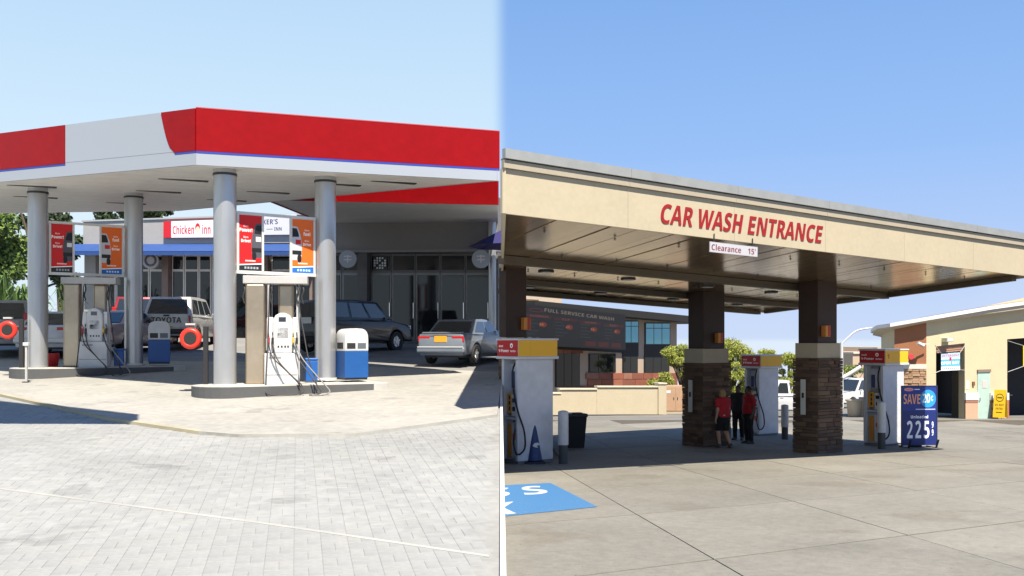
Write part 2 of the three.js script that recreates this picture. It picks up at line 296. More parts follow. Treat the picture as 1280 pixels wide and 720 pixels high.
// ---------------------------------------------------------------- left canopy (red and white)
const redPaint = new THREE.MeshPhysicalMaterial({ color: L3(0.275, 0.003, 0.005), roughness: 0.4, specularIntensity: 0.35, map: grain }), whitePanel = M([0.31, 0.345, 0.40], 0.4), bluePaint = M([0.03, 0.05, 0.34], 0.4);
const soffitL = [0.86, 0.83, 0.85].map((k) => M([k, k * 0.985, k * 0.95], 0.45, 0, { map: grain }));
const greyCol = M([0.5, 0.51, 0.52], 0.3, 0.6, { map: grain });
const CA = [-6.37, 19.35], CL = [-18, 26.0], CK = [-18.5, 33], CC = [-11, 31.6], CB = [-0.3, 22.35];
const colsL = [[-6.04, 20.2], [-4.2, 21.6], [-11.95, 24.2], [-10.05, 25.5]];
{
  const can = thing('fuel_canopy', 'red and white fuel canopy on round grey columns over two pump islands', 'canopy');
  const dir = (p, q) => { const l = Math.hypot(q[0] - p[0], q[1] - p[1]); return [(q[0] - p[0]) / l, (q[1] - p[1]) / l, l]; };
  const dAL = dir(CA, CL), pAt = (t) => [CA[0] + dAL[0] * t, CA[1] + dAL[1] * t];
  // map a flat outline (t along the left face from the corner, y above the underside) to the left face
  const face = (pts, th, off) => { const g = extr(pts.map(([t, y]) => [-t, y]), th); const p = g.attributes.position; const nx = -dAL[1], nz = -dAL[0] * -1;
    const n = [dAL[1] * 1, -dAL[0] * 1];                                     // inward (right-back) or outward, fixed below
    const out = [-dAL[1], dAL[0]];                                            // outward plan normal of the left face (towards left-front)
    for (let i = 0; i < p.count; i++) { const t = -p.getX(i), d = p.getZ(i) + off; const q = pAt(t); const X = q[0] + out[0] * d, Z = q[1] + out[1] * d; p.setXYZ(i, X, cl(q[1]) + p.getY(i), -Z); }
    const h = g.index ? g.toNonIndexed() : g; h.computeVertexNormals(); return uvm(h); };
  // roof body
  obj('roof_deck', slabGeo([CA, CL, CK, CC, CB].map(([x, Z]) => [lerp(x, -9, 0.006), lerp(Z, 26, 0.006)]), (Z) => cl(Z) + 0.06, (Z) => cl(Z) + 1.02), offWhite, can);
  // soffit boards
  const dAB = dir(CA, CB), nAB = [-dAB[1], dAB[0]], c0 = nAB[0] * CA[0] + nAB[1] * CA[1];
  for (let i = 0, k = 0; i < 70; i++) {
    let poly = [CA, CL, CK, CC, CB].map(([x, Z]) => [lerp(x, -9, 0.008), lerp(Z, 26, 0.008)]);
    poly = clipPoly(poly, nAB[0], nAB[1], c0 + i * 0.34 + 0.008, false); if (poly.length < 3) continue;
    poly = clipPoly(poly, nAB[0], nAB[1], c0 + (i + 1) * 0.34 - 0.008, true); if (poly.length < 3) continue;
    obj('soffit_board', slabGeo(poly, (Z) => cl(Z) + 0.012, (Z) => cl(Z) + 0.055), soffitL[k++ % 3], can);
  }
  // lights let into the soffit, seen as dark slots
  for (const [x, Z] of [[-7.6, 22.2], [-9.2, 25.0], [-4.2, 23.2], [-6.4, 25.2], [-11.8, 23.6], [-8.2, 27.6], [-13.2, 26.6], [-2.8, 22.7], [-11.5, 28.6]]) {
    const g = bx(1.1, 0.02, 0.16, 0, 0, 0); g.rotateY(Math.atan2(dAB[1], dAB[0])); g.translate(x, cl(Z) - 0.004, -Z); obj('light_slot', g, darkMetal, can);
  }
  // white lower band, blue line, red panels, right face (corner to the plot line)
  const y = (Z, o) => cl(Z) + o, seg = (p, q, a, b, th, off) => strip(p, q, y(p[1], a), y(p[1], b), y(q[1], a), y(q[1], b), th, off);
  const N = 1;
  for (let i = 0; i < N; i++) { const p = along(CA, CB, i / N + (i ? 0.0008 : 0)), q = along(CA, CB, (i + 1) / N); obj('red_panel', seg(p, q, 0.285, 1.14, 0.06, 0.03), redPaint, can); }
  obj('white_band', seg(CA, CB, 0, 0.235, 0.06, 0.02), whitePanel, can);
  obj('blue_line', seg(CA, CB, 0.238, 0.282, 0.06, 0.026), bluePaint, can);
  obj('cap_trim', seg(CA, CB, 1.143, 1.165, 0.09, 0.036), M([0.45, 0.05, 0.06], 0.4), can);
  // left face
  const cut = []; for (let i = 0; i <= 8; i++) { const v = i / 8; cut.push([lerp(0.60, 1.0, Math.pow(v, 0.55)), lerp(0.285, 1.14, v)]); }
  obj('red_panel', face([[0, 0.285], ...cut, [0, 1.14]], 0.05, -0.02), redPaint, can);
  obj('blue_line', face([[0, 0.24], [0.585, 0.24], [0.6, 0.282], [0, 0.282]], 0.05, -0.026), bluePaint, can);
  obj('white_panel', face([[0.62, 0.30], [4.1, 0.30], [4.1, 1.14], [1.03, 1.14], ...cut.slice().reverse().map(([a, b]) => [a + 0.012, Math.max(0.30, b)]).slice(1, -1)], 0.045, -0.022), whitePanel, can);
  obj('white_band', face([[0, 0], [13.3, 0], [13.3, 0.235], [4.1, 0.235], [4.1, 0.297], [0.615, 0.297], [0.59, 0.236], [0, 0.236]], 0.05, -0.03), whitePanel, can);
  for (let i = 0; i < 3; i++) obj('red_panel', face([[4.112 + i * 3.07, 0.285], [4.108 + (i + 1) * 3.07, 0.285], [4.108 + (i + 1) * 3.07, 1.14], [4.112 + i * 3.07, 1.14]], 0.05, -0.02), redPaint, can);
  obj('blue_line', face([[4.105, 0.24], [13.3, 0.24], [13.3, 0.282], [4.105, 0.282]], 0.05, -0.026), bluePaint, can);
  // plain end faces
  obj('end_panel', [strip(CB, CC, y(CB[1], 0), y(CB[1], 1.14), y(CC[1], 0), y(CC[1], 1.14), 0.05, -0.02)], whitePanel, can);
  // columns
  for (const [x, Z] of colsL) {
    const b = gl(Z) + 0.2, t = cl(Z) + 0.03;
    const c = obj('column', mv(cy(0.235, 0.235, t - b, 0, 0, 0, 40), x, b, -Z), greyCol, can);
    obj('collar', mv(cy(0.25, 0.25, 0.05, 0, 0, 0, 40), x, t - 0.16, -Z), darkMetal, c);
    obj('base_ring', mv(cy(0.27, 0.255, 0.05, 0, 0, 0, 40), x, b - 0.005, -Z), M([0.55, 0.55, 0.54], 0.6, 0.3), c);
  }
}
{ // second canopy behind, in front of the dark shops
  const can = thing('fuel_canopy', 'second red-edged canopy behind, above the parked sedan', 'canopy');
  const p = [-7.3, 28.3], q = [-0.36, 24.1], pb = [-7.4, 37.6], qb = [-0.55, 37.6], y = (Z, o) => lerp(yAt(256, 24.1), yAt(250, 28.3), Math.min(1.6, (Z - 24.1) / 4.2)) + o;
  obj('roof_deck', slabGeo([[p[0] + 0.02, p[1] + 0.05], [q[0], q[1] + 0.05], qb, [pb[0] + 0.02, pb[1]]], (Z) => y(Z, 0.03), (Z) => y(Z, 0.9)), offWhite, can);
  for (let i = 0; i < 1; i++) { const a = p, b = q; obj('red_panel', strip(a, b, y(a[1], 0), y(a[1], 1.1), y(b[1], 0), y(b[1], 1.1), 0.05, 0), redPaint, can); }
  obj('side_panel', strip(pb, p, y(pb[1], 0), y(pb[1], 1.0), y(p[1], 0), y(p[1], 1.0), 0.05, 0), redPaint, can);
  for (const [x, Z] of [[-0.75, 36.6]]) obj('column', mv(cy(0.16, 0.16, y(Z, 0.05) - gl(Z) - 0.04, 0, 0, 0, 24), x, gl(Z) + 0.04, -Z), greyCol, can);
}
// ---------------------------------------------------------------- pump islands, pumps and what stands on them
const tanReflectSteel = M([0.60, 0.50, 0.385], 0.36, 0.75, { map: mottled, bumpMap: grainBump, bumpScale: 0.0006 });  // steel with the tan it would mirror put into its base colour
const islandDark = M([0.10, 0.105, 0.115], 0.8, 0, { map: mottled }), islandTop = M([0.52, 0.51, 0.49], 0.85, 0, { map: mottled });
function island(c0, c1, hw, label) {
  const Zm = (c0[1] + c1[1]) / 2, xm = (c0[0] + c1[0]) / 2, ang = Math.atan2(c1[1] - c0[1], c1[0] - c0[0]), len = Math.hypot(c1[0] - c0[0], c1[1] - c0[1]);
  const t = thing('pump_island', label, 'pump island', [xm, gl(Zm), Zm], ang, 'pump islands under the red canopy');
  const pts = []; for (let i = 0; i <= 14; i++) { const a = Math.PI / 2 + Math.PI * i / 14; pts.push([-len / 2 + hw + hw * Math.cos(a), hw * Math.sin(a)]); }
  for (let i = 0; i <= 4; i++) { const a = -Math.PI / 2 + Math.PI / 2 * i / 4; pts.push([len / 2 - 0.12 + 0.12 * Math.cos(a), -hw + 0.12 + 0.12 * Math.sin(a)]); }
  for (let i = 0; i <= 4; i++) { const a = Math.PI / 2 * i / 4; pts.push([len / 2 - 0.12 + 0.12 * Math.cos(a), hw - 0.12 + 0.12 * Math.sin(a)]); }
  const body = (h, y, k) => { const g = extr(pts.map(([a, b]) => [a * k, b * k]), h, 0.012); g.rotateX(-Math.PI / 2); g.translate(0, y, 0); return uvm(g); };
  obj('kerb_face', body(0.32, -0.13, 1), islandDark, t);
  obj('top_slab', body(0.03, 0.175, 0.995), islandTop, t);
  obj('end_block', [rb(0.34, 0.33, 2 * hw + 0.02, 0.02, len / 2 - 0.16, -0.12, 0)], M([0.5, 0.5, 0.5], 0.85, 0, { map: mottled }), t, 'pale concrete end block');
  return t;
}
island([px2x(238, 19.6) , 19.7], [px2x(470, 21.9), 21.75], 0.72, 'low dark pump island nearest the viewer with rounded end');
island([px2x(12, 23.6), 23.6], [px2x(224, 26.6), 26.3], 0.72, 'low dark pump island further back on the left');

function hose(parent, pts, m = rubber, r = 0.014) { return obj('hose', tube(pts, r, 40, 7), m, parent); }
function pumpL(p, turn, label) {
  const t = thing('fuel_pump', label, 'fuel pump', p, turn, 'fuel pumps under the red canopy');
  // local: x along the island, z to the viewer, y from the island top
  obj('pillar', rb(0.40, 2.14, 0.34, 0.05, -0.42, 0, 0.02), tanReflectSteel, t);
  obj('pillar', rb(0.32, 2.14, 0.30, 0.05, 0.20, 0, -0.24), tanReflectSteel, t);
  obj('header', rb(1.34, 0.17, 0.5, 0.015, 0, 2.14, -0.05), offWhite, t);
  obj('post', bx(0.07, 2.14, 0.07, 0.47, 0, 0.08), offWhite, t); obj('post', bx(0.04, 2.14, 0.05, -0.14, 0, 0.15), offWhite, t);
  const cab = obj('cabinet', rb(0.70, 0.66, 0.46, 0.02, 0.13, 0, 0.06), white, t);
  obj('seam', bx(0.66, 0.008, 0.01, 0.13, 0.2, 0.288), blackPlastic, cab); obj('badge', bx(0.26, 0.04, 0.01, 0.0, 0.55, 0.288), M([0.25, 0.26, 0.28], 0.5), cab);
  // dispenser head with a rounded top and narrower waist
  const hp = [[-0.17, 0.66], [0.21, 0.66], [0.23, 1.1], [0.22, 1.36], [0.16, 1.47], [0.06, 1.52], [-0.04, 1.52], [-0.13, 1.47], [-0.19, 1.36], [-0.19, 1.1]].map(([a, b]) => [a + 0.14, b]);
  const head = obj('dispenser_head', [mv(extr(hp, 0.34, 0.03), 0, 0, -0.09)], white, t);
  obj('display', bx(0.15, 0.1, 0.012, 0.15, 1.33, 0.246), glassDark, head);
  obj('price_plate', bx(0.22, 0.22, 0.008, 0.16, 0.98, 0.246), M([0.6, 0.62, 0.66], 0.35), head);
  for (const x of [0.07, 0.14, 0.21, 0.27]) obj('button', bx(0.035, 0.045, 0.012, x, 0.78, 0.246), blackPlastic, head);
  obj('side_cover', rb(0.12, 0.76, 0.3, 0.02, -0.11, 0.67, 0.03), M([0.7, 0.72, 0.74], 0.4), t); obj('side_cover', rb(0.1, 0.76, 0.3, 0.02, 0.41, 0.67, 0.03), M([0.62, 0.66, 0.7], 0.4), t);
  for (const [x, c] of [[-0.13, [0.45, 0.03, 0.05]], [-0.05, [0.02, 0.02, 0.02]], [0.38, [0.55, 0.36, 0.06]], [0.45, [0.02, 0.02, 0.02]]]) {
    const n = obj('nozzle', [rb(0.05, 0.16, 0.06, 0.015, x, 0.84, 0.24), rot(cy(0.012, 0.012, 0.2, 0, 0, 0, 8), 0.9, 0, 0).translate(x, 0.98, 0.14)], M(c, 0.5), t);
    obj('trigger', bx(0.02, 0.1, 0.03, x, 0.79, 0.27), blackPlastic, n);
  }
  const grey = M([0.03, 0.03, 0.033], 0.6), pale = M([0.2, 0.2, 0.2], 0.55);
  hose(t, [[-0.13, 0.86, 0.27], [-0.05, 0.6, 0.36], [0.25, 0.3, 0.5], [0.52, 0.02, 0.62], [0.56, -0.1, 0.72], [0.5, -0.17, 0.8], [0.44, -0.19, 0.86]], grey);
  hose(t, [[-0.05, 0.86, 0.27], [0.05, 0.55, 0.4], [0.34, 0.22, 0.56], [0.6, -0.02, 0.72], [0.63, -0.13, 0.8], [0.5, -0.18, 0.86], [0.1, -0.185, 0.9], [-0.12, -0.16, 0.86], [-0.14, 0.1, 0.7], [-0.13, 1.2, 0.3], [-0.12, 2.12, 0.16]], grey);
  hose(t, [[0.38, 0.86, 0.27], [0.5, 0.55, 0.4], [0.75, 0.2, 0.56], [0.92, -0.04, 0.72], [0.98, -0.15, 0.82], [0.85, -0.19, 0.88], [0.74, -0.19, 0.9]], grey);
  hose(t, [[0.45, 0.86, 0.27], [0.55, 0.6, 0.42], [0.84, 0.24, 0.6], [1.08, -0.02, 0.74], [1.16, -0.13, 0.84], [1.04, -0.19, 0.9], [0.8, -0.2, 0.92]], pale);
  hose(t, [[0.52, 2.12, 0.14], [0.5, 1.7, 0.2], [0.6, 1.1, 0.34], [0.72, 0.5, 0.5], [0.86, 0.12, 0.62], [0.9, -0.1, 0.8]], grey);
  for (const x of [-0.66, -0.1, 0.45, 0.56]) hose(t, [[x, 2.12, 0.12], [x + 0.03, 2.0, 0.16], [x - 0.01, 1.86, 0.15], [x + 0.02, 1.72, 0.14]], grey, 0.018);
  return t;
}
const itop = (Z) => gl(Z) + 0.205;
pumpL([px2x(345, 20.6), itop(20.6), 20.6], 0.16, 'steel and white fuel pump with tangled black hoses, nearest the viewer');
pumpL([px2x(113, 24.8), itop(24.8), 24.8], 0.16, 'steel and white fuel pump on the further left island');

// poster frames hung between the columns
function poster(bg, side, word, word2, foot, wFoot) {
  return canvasTex(256, 512, (x, w, h) => {
    x.fillStyle = bg; x.fillRect(0, 0, w, h);
    // the car on the print, cut by the edge of the poster
    x.save(); if (side > 0) { x.translate(w, 0); x.scale(-1, 1); }
    const body = side > 0 ? '#4b4d55' : '#b9bec6';
    x.fillStyle = body; x.beginPath(); x.moveTo(0, 70); x.lineTo(62, 74); x.quadraticCurveTo(100, 140, 108, 190); x.lineTo(118, 280); x.lineTo(112, 360); x.lineTo(96, 392); x.lineTo(0, 392); x.fill();
    x.fillStyle = '#11151c'; x.beginPath(); x.moveTo(0, 88); x.lineTo(54, 90); x.quadraticCurveTo(78, 130, 82, 168); x.lineTo(0, 172); x.fill();
    x.fillStyle = side > 0 ? '#d8dde2' : '#c21f22'; x.fillRect(side > 0 ? 6 : 40, 196, side > 0 ? 60 : 64, 44);
    x.fillStyle = '#15171b'; x.fillRect(0, 300, 112, 40); x.beginPath(); x.ellipse(86, 376, 26, 44, 0, 0, 7); x.fill();
    x.restore();
    x.fillStyle = '#fff'; x.textAlign = 'center'; const cx = side > 0 ? 76 : 178;
    x.font = '24px sans-serif'; x.fillText('More', cx, 110); x.font = 'bold 46px sans-serif'; x.fillText(word, cx, 155);
    x.font = '24px sans-serif'; x.fillText('More', cx, 212); x.font = 'bold 40px sans-serif'; x.fillText(word2, cx, 252);
    x.fillStyle = 'rgba(255,255,255,0.85)'; for (let i = 0; i < 9; i++) x.fillRect(70 + i * 13, 414, 9, 14);
    x.fillStyle = '#fff'; x.beginPath(); x.moveTo(0, 456); x.lineTo(w, 440); x.lineTo(w, 450); x.lineTo(0, 466); x.fill();
    x.fillStyle = foot; x.beginPath(); x.moveTo(0, 466); x.lineTo(w, 450); x.lineTo(w, h); x.lineTo(0, h); x.fill();
    x.fillStyle = wFoot; for (let i = 0; i < 5; i++) x.fillRect(60 + i * 34, 476, 22, 20);
  });
}
const posterRed = M(0xffffff, 0.5, 0, { map: poster('#cc1418', 1, 'Power!', 'Drive!', '#1d2026', '#9aa0a8') });
const posterOrange = M(0xffffff, 0.5, 0, { map: poster('#e2661a', -1, 'fuel', 'Drive', '#1f66b8', '#bfe0ff') });
function posterFrame(a, b, top, bot, label) { // a,b plan points between the two columns
  const ang = Math.atan2(b[1] - a[1], b[0] - a[0]), L = Math.hypot(b[0] - a[0], b[1] - a[1]), Zm = (a[1] + b[1]) / 2;
  const t = thing('poster_frame', label, 'poster frame', [(a[0] + b[0]) / 2, bot, Zm], ang, 'poster frames hung between the columns');
  const h = top - bot, fm = M([0.62, 0.62, 0.6], 0.45, 0.2);
  for (const [y, k] of [[0, 0.07], [h - 0.06, 0.06]]) obj('rail', bx(L, k, 0.05, 0, y, 0), fm, t);
  const pw = L * 0.33;
  for (const [x, m, n] of [[-L / 2 + pw / 2 + 0.01, posterRed, 'red poster with a dark car'], [L / 2 - pw / 2 - 0.01, posterOrange, 'orange poster with a silver car']]) {
    for (const s of [-1, 1]) obj('stile', bx(0.05, h - 0.136, 0.046, x + s * (pw / 2 - 0.025), 0.072, 0), fm, t);
    const g = new THREE.BoxGeometry(pw - 0.104, h - 0.14, 0.02); g.translate(x, 0.072 + (h - 0.14) / 2, 0.006); obj('poster', g, m, t, n);
  }
}
{
  const f = (i, j) => { const [a, b] = [colsL[i], colsL[j]], l = Math.hypot(b[0] - a[0], b[1] - a[1]); return [along(a, b, 0.24 / l), along(a, b, 1 - 0.24 / l)]; };
  let [a, b] = f(0, 1); 
  posterFrame(a, b, yAt(268, 20.9) , yAt(344, 20.9), 'frame with red and orange posters between the two front columns');
  [a, b] = f(2, 3); posterFrame(a, b, yAt(279, 24.85), yAt(345, 24.85), 'frame with red and orange posters between the two left columns');
}
// litter bins: blue box, white rounded hood with slots
function bin(p, turn, label) {
  const t = thing('litter_bin', label, 'bin', p, turn, 'blue and white litter bins on the pump islands');
  const blue = paintTex([0.012, 0.09, 0.32], 0.4), w = 0.56;
  obj('plinth', bx(w - 0.04, 0.04, w - 0.04), blackPlastic, t); obj('body', rb(w, 0.6, w, 0.015, 0, 0.042, 0), blue, t);
  const pr = [[-w / 2, 0]]; for (let i = 0; i <= 10; i++) { const a = Math.PI - Math.PI * i / 10; pr.push([w / 2 * Math.sign(Math.cos(a)) * Math.pow(Math.abs(Math.cos(a)), 0.6) * (i === 0 || i === 10 ? 1 : 0.995), 0.26 + 0.24 * Math.pow(Math.abs(Math.sin(a)), 0.75)]); } pr.push([w / 2, 0]);
  const g = extr(pr, w, 0.015); g.translate(0, 0.645, -w / 2); const hood = obj('hood', uvm(toCreasedNormals(g, 0.6)), white, t);
  obj('slot', bx(0.2, 0.13, 0.02, -0.13, 0.69, w / 2 - 0.008), blackPlastic, hood); obj('slot', bx(0.2, 0.13, 0.02, 0.12, 0.69, w / 2 - 0.008), M([0.1, 0.12, 0.14], 0.3), hood);
  obj('slot', bx(0.02, 0.14, 0.36, -w / 2 + 0.008, 0.69, 0), blackPlastic, hood); 
}
bin([px2x(440, 21.6), itop(21.6) , 21.6], 0.55, 'blue and white litter bin on the front island, right of the columns');
bin([px2x(199, 25.9), itop(25.9), 25.9], 0.35, 'blue and white litter bin on the further left island');
// posts, reels and small boxes
function reel(p, h, label) {
  const t = thing('hose_reel', label, 'hose reel', p, 0.12, 'red hose reels on black posts');
  obj('post', rb(0.1, h, 0.1, 0.01, 0.3, 0, 0), blackPlastic, t); obj('bracket', bx(0.34, 0.06, 0.06, 0.14, h - 0.26, 0), darkMetal, t);
  obj('ring', mv(new THREE.TorusGeometry(0.165, 0.062, 14, 36), 0, h - 0.26, 0.06), M([0.72, 0.03, 0.015], 0.4), t);
  obj('hub', mv(rot(cy(0.13, 0.13, 0.12, 0, -0.06, 0, 24), Math.PI / 2), 0, h - 0.26, 0.06), rubber, t);
  obj('cover_plate', bx(0.2, 0.04, 0.1, 0.0, h + 0.02, 0.04), offWhite, t);
}
reel([px2x(237, 20.2), itop(20.2) - 0.02, 20.3], 1.28, 'red ring hose reel on a black post by the front column');
reel([px2x(11, 23.9), itop(23.9) - 0.02, 23.9], 1.28, 'red ring hose reel at the far left edge');
{
  const t = thing('marker_post', 'thin pale marker post in front of the left island', 'post', [px2x(33, 22.6), gl(22.6) + 0.035, 22.6]);
  obj('base_plate', bx(0.14, 0.02, 0.14), darkMetal, t); obj('post', bx(0.045, 0.86, 0.045, 0, 0.02, 0), offWhite, t); obj('cap', rb(0.13, 0.08, 0.1, 0.01, 0, 0.86, 0), white, t);
  for (const [px, Z, c, lab, nm, cat, w, h] of [[389, 21.2, [0.012, 0.11, 0.42], 'small blue box leaning by the front pump', 'storage_box', 'box', 0.26, 0.46], [149, 25.2, [0.012, 0.11, 0.42], 'small blue box by the left pump', 'storage_box', 'box', 0.24, 0.4], [66, 24.9, [0.5, 0.015, 0.02], 'red fire bucket behind the leftmost column', 'fire_bucket', 'bucket', 0.3, 0.36]]) {
    const b = thing(nm, lab, cat, [px2x(px, Z), itop(Z), Z], 0.3);
    if (nm === 'fire_bucket') { obj('body', mv(new THREE.LatheGeometry([[0.0, 0], [0.12, 0], [0.17, 0.34], [0.18, 0.35], [0.165, 0.345], [0.115, 0.02], [0, 0.02]].map((q) => new THREE.Vector2(...q)), 24), 0, 0, 0), M(c, 0.4), b); obj('handle', tube([[-0.17, 0.34, 0], [-0.1, 0.46, 0.05], [0.1, 0.46, 0.05], [0.17, 0.34, 0]], 0.006), darkMetal, b); }
    else { obj('body', rb(w, h, w * 0.8, 0.02), paintTex(c, 0.4), b); obj('lid', rb(w + 0.02, 0.05, w * 0.8 + 0.02, 0.012, 0, h, 0), paintTex(c, 0.35), b); }
  }
}

// ---------------------------------------------------------------- right canopy (cream, over the car wash entrance)
const font = await new FontLoader().loadAsync('fonts/droid/droid_sans_bold.typeface.json');
const creamTex = tex(512, (u, v) => { const a = fbm(u, v, 6, 5), b = fbm(u * 1, v, 48, 3); const k = 226 + 12 * (a - 0.5) + 8 * (b - 0.5); return [k, k * 0.99, k * 0.97]; }, 3);
const cream = M([0.545, 0.49, 0.37], 0.7, 0, { map: creamTex }), creamTrim = M([0.45, 0.41, 0.33], 0.6, 0, { map: creamTex }), capMetal = M([0.36, 0.375, 0.37], 0.5, 0.3, { map: grain });
const brownCol = M([0.035, 0.016, 0.010], 0.55, 0, { map: grain }), creamBlock = M([0.50, 0.45, 0.36], 0.8, 0, { map: creamTex });
const RA = [-0.16, 15.8], RB = [13.3, 24.45], RC = [9.27, 35.3], RD = [-0.34, 27.9];
const soffitR = [0.62, 0.58, 0.65, 0.6].map((k) => M([k, k * 0.76, k * 0.46], 0.17, 0.84, { map: grain, bumpMap: grainBump, bumpScale: 0.0004 }));
const canR = thing('car_wash_canopy', 'large cream canopy on stone columns with red car wash lettering', 'canopy');
{
  const y = (Z, o) => cr(Z) + o, seg = (p, q, a, b, th, off) => strip(p, q, y(p[1], a), y(p[1], b), y(q[1], a), y(q[1], b), th, off);
  const inset = (p, k) => [lerp(p[0], 6, k), lerp(p[1], 26, k)];
  obj('roof_deck', slabGeo([RA, RB, RC, RD].map((p) => inset(p, 0.012)), (Z) => y(Z, 0.14), (Z) => y(Z, 0.98)), capMetal, canR);
  // front face in bolted sheets, cornice in two steps
  const N = 6;
  for (let i = 0; i < N; i++) { const p = along(RA, RB, i / N + (i ? 0.00015 : 0)), q = along(RA, RB, (i + 1) / N - 0.00015); obj('fascia_panel', seg(p, q, 0, 0.74, 0.06, 0), cream, canR);
    obj('cornice_panel', seg(p, q, 0.745, 0.875, 0.08, 0.055), creamTrim, canR); obj('cap_panel', seg(p, q, 0.895, 1.055, 0.1, 0.10), capMetal, canR); }
  obj('cornice_groove', seg(RA, RB, 0.872, 0.9, 0.06, 0.02), M([0.16, 0.14, 0.1], 0.8), canR);
  obj('end_panel', [strip(RB, RC, y(RB[1], 0), y(RB[1], 1.0), y(RC[1], 0), y(RC[1], 1.0), 0.06, -0.002), strip(RC, RD, y(RC[1], 0.0), y(RC[1], 1.0), y(RD[1], 0), y(RD[1], 1.0), 0.06, 0), strip(RD, RA, y(RD[1], 0), y(RD[1], 1.0), y(RA[1], 0), y(RA[1], 1.0), 0.05, -0.01)], cream, canR);
  // soffit sheets run front to back
  const d = [RC[0] - RB[0], RC[1] - RB[1]], l = Math.hypot(...d), n = [d[1] / l, -d[0] / l];                      // n across the sheets
  const P0 = [RA, RB, RC, RD].map((p) => inset(p, 0.004)), lo = Math.min(...P0.map((p) => n[0] * p[0] + n[1] * p[1])), hi = Math.max(...P0.map((p) => n[0] * p[0] + n[1] * p[1]));
  const w = 0.3, cnt = Math.ceil((hi - lo) / w);
  for (let i = 0; i < cnt; i++) {
    let q = clipPoly(P0, n[0], n[1], lo + i * w + 0.005, false); if (q.length < 3) continue; q = clipPoly(q, n[0], n[1], lo + (i + 1) * w - 0.005, true); if (q.length < 3) continue;
    const dy = rr(-0.003, 0.003), tl = rr(-0.0016, 0.0016); obj('soffit_sheet', slabGeo(q, (Z) => y(Z, 0.07 + dy + tl * (Z - 25)), (Z) => y(Z, 0.13)), soffitR[i % 4], canR);
  }
  // beams below the soffit, parallel to the front
  const beamM = M([0.13, 0.11, 0.085], 0.55, 0.4, { map: grain });
  const bl = (k) => [along(RA, RD, k), along(RB, RC, k)];
  for (const [k, w2, h2] of [[0.43, 0.26, 0.17], [0.76, 0.26, 0.15]]) { const [p, q] = bl(k); const q2 = along(p, q, 0.985); obj('beam', strip(along(p, q, 0.006), q2, y(p[1], 0.06 - h2), y(p[1], 0.06), y(q2[1], 0.06 - h2), y(q2[1], 0.06), w2), beamM, canR); }
  // inner trim round the back and right edges
  { const k0 = along(RB, RC, 0.04), k1 = along(RB, RC, 0.97); const s = (p) => [p[0] - 0.12, p[1] - 0.1]; obj('edge_trim', [strip(s(k0), s(k1), y(k0[1], -0.06), y(k0[1], 0.06), y(k1[1], -0.06), y(k1[1], 0.06), 0.14), strip([RD[0] + 0.05, RD[1] - 0.3], [RC[0] - 0.2, RC[1] - 0.3], y(RD[1], -0.07), y(RD[1], 0.06), y(RC[1], -0.07), y(RC[1], 0.06), 0.2)], beamM, canR); }
  // sprinkler heads and round lamps
  for (let i = 0; i < 9; i++) for (let j = 0; j < 4; j++) { const p = along(along(RA, RD, 0.12 + j * 0.245), along(RB, RC, 0.12 + j * 0.245), 0.06 + i * 0.108 + (j % 2) * 0.05); if (p[0] < 0.1) continue; const s = obj('sprinkler', [cy(0.009, 0.009, 0.07, 0, -0.07, 0, 6), cy(0.035, 0.035, 0.01, 0, -0.04, 0, 10)], darkMetal, canR); s.position.set(p[0], y(p[1], 0.075), -p[1]); }
  for (const [a, b] of [[0.1, 0.6], [0.3, 0.6], [0.52, 0.6], [0.72, 0.6], [0.3, 0.9], [0.55, 0.9], [0.8, 0.9], [0.08, 0.9]]) { const p = along(along(RA, RD, b), along(RB, RC, b), a); const s = obj('round_lamp', [cy(0.2, 0.2, 0.035, 0, -0.035, 0, 24)], darkMetal, canR); s.position.set(p[0], y(p[1], 0.075), -p[1]); obj('lens', cy(0.15, 0.16, 0.02, 0, -0.05, 0, 20), M([0.6, 0.6, 0.58], 0.3), s); }
  // raised lettering
  const F0 = px2x(824, 18.95), uD = Math.hypot(RB[0] - RA[0], RB[1] - RA[1]), du = [(RB[0] - RA[0]) / uD, (RB[1] - RA[1]) / uD];
  const onFront = (px) => { const k = (px - 640) / F; const t = (k * RA[1] - RA[0]) / (du[0] - k * du[1]); return t; };
  const t0 = onFront(823), t1 = onFront(1027);
  const red = M([0.26, 0.006, 0.007], 0.55);
  const word = (s, size) => { const g = new TextGeometry(s, { font, size, depth: 0.012, curveSegments: 4, bevelEnabled: false }); g.computeBoundingBox(); return g; };
  const full = word('CAR WASH ENTRANCE', 0.36), bb = full.boundingBox, k = (t1 - t0 - 0.06) / (bb.max.x - bb.min.x);
  let cur = 0; const adv = (c) => font.data.glyphs[c].ha * 0.36 / font.data.resolution;
  for (const c of 'CAR WASH ENTRANCE') {
    if (c !== ' ') {
      const g = word(c, 0.36), p = g.attributes.position;
      for (let i = 0; i < p.count; i++) { const yy = p.getY(i), t = t0 + (p.getX(i) + cur) * k + yy * 0.2, dd = p.getZ(i) + 0.002; const X = RA[0] + du[0] * t + du[1] * dd, Z = RA[1] + du[1] * t - du[0] * dd; p.setXYZ(i, X, y(RA[1] + du[1] * t, 0.17) + yy, -Z); }
      g.computeVertexNormals(); obj('letter', g, red, canR);
    }
    cur += adv(c);
  }
  // columns
  const stoneTones = [[0.15, 0.09, 0.06], [0.19, 0.12, 0.08], [0.11, 0.07, 0.05], [0.22, 0.145, 0.095], [0.16, 0.105, 0.08]].map((c) => M(c, 0.9, 0, { map: mottled, bumpMap: roughBump, bumpScale: 0.012 }));
  const ang = Math.atan2(du[1], du[0]);
  const stoneBox = [0, 1, 2, 3, 4, 5].map(() => { const g = new THREE.BoxGeometry(1, 1, 1); return g; });
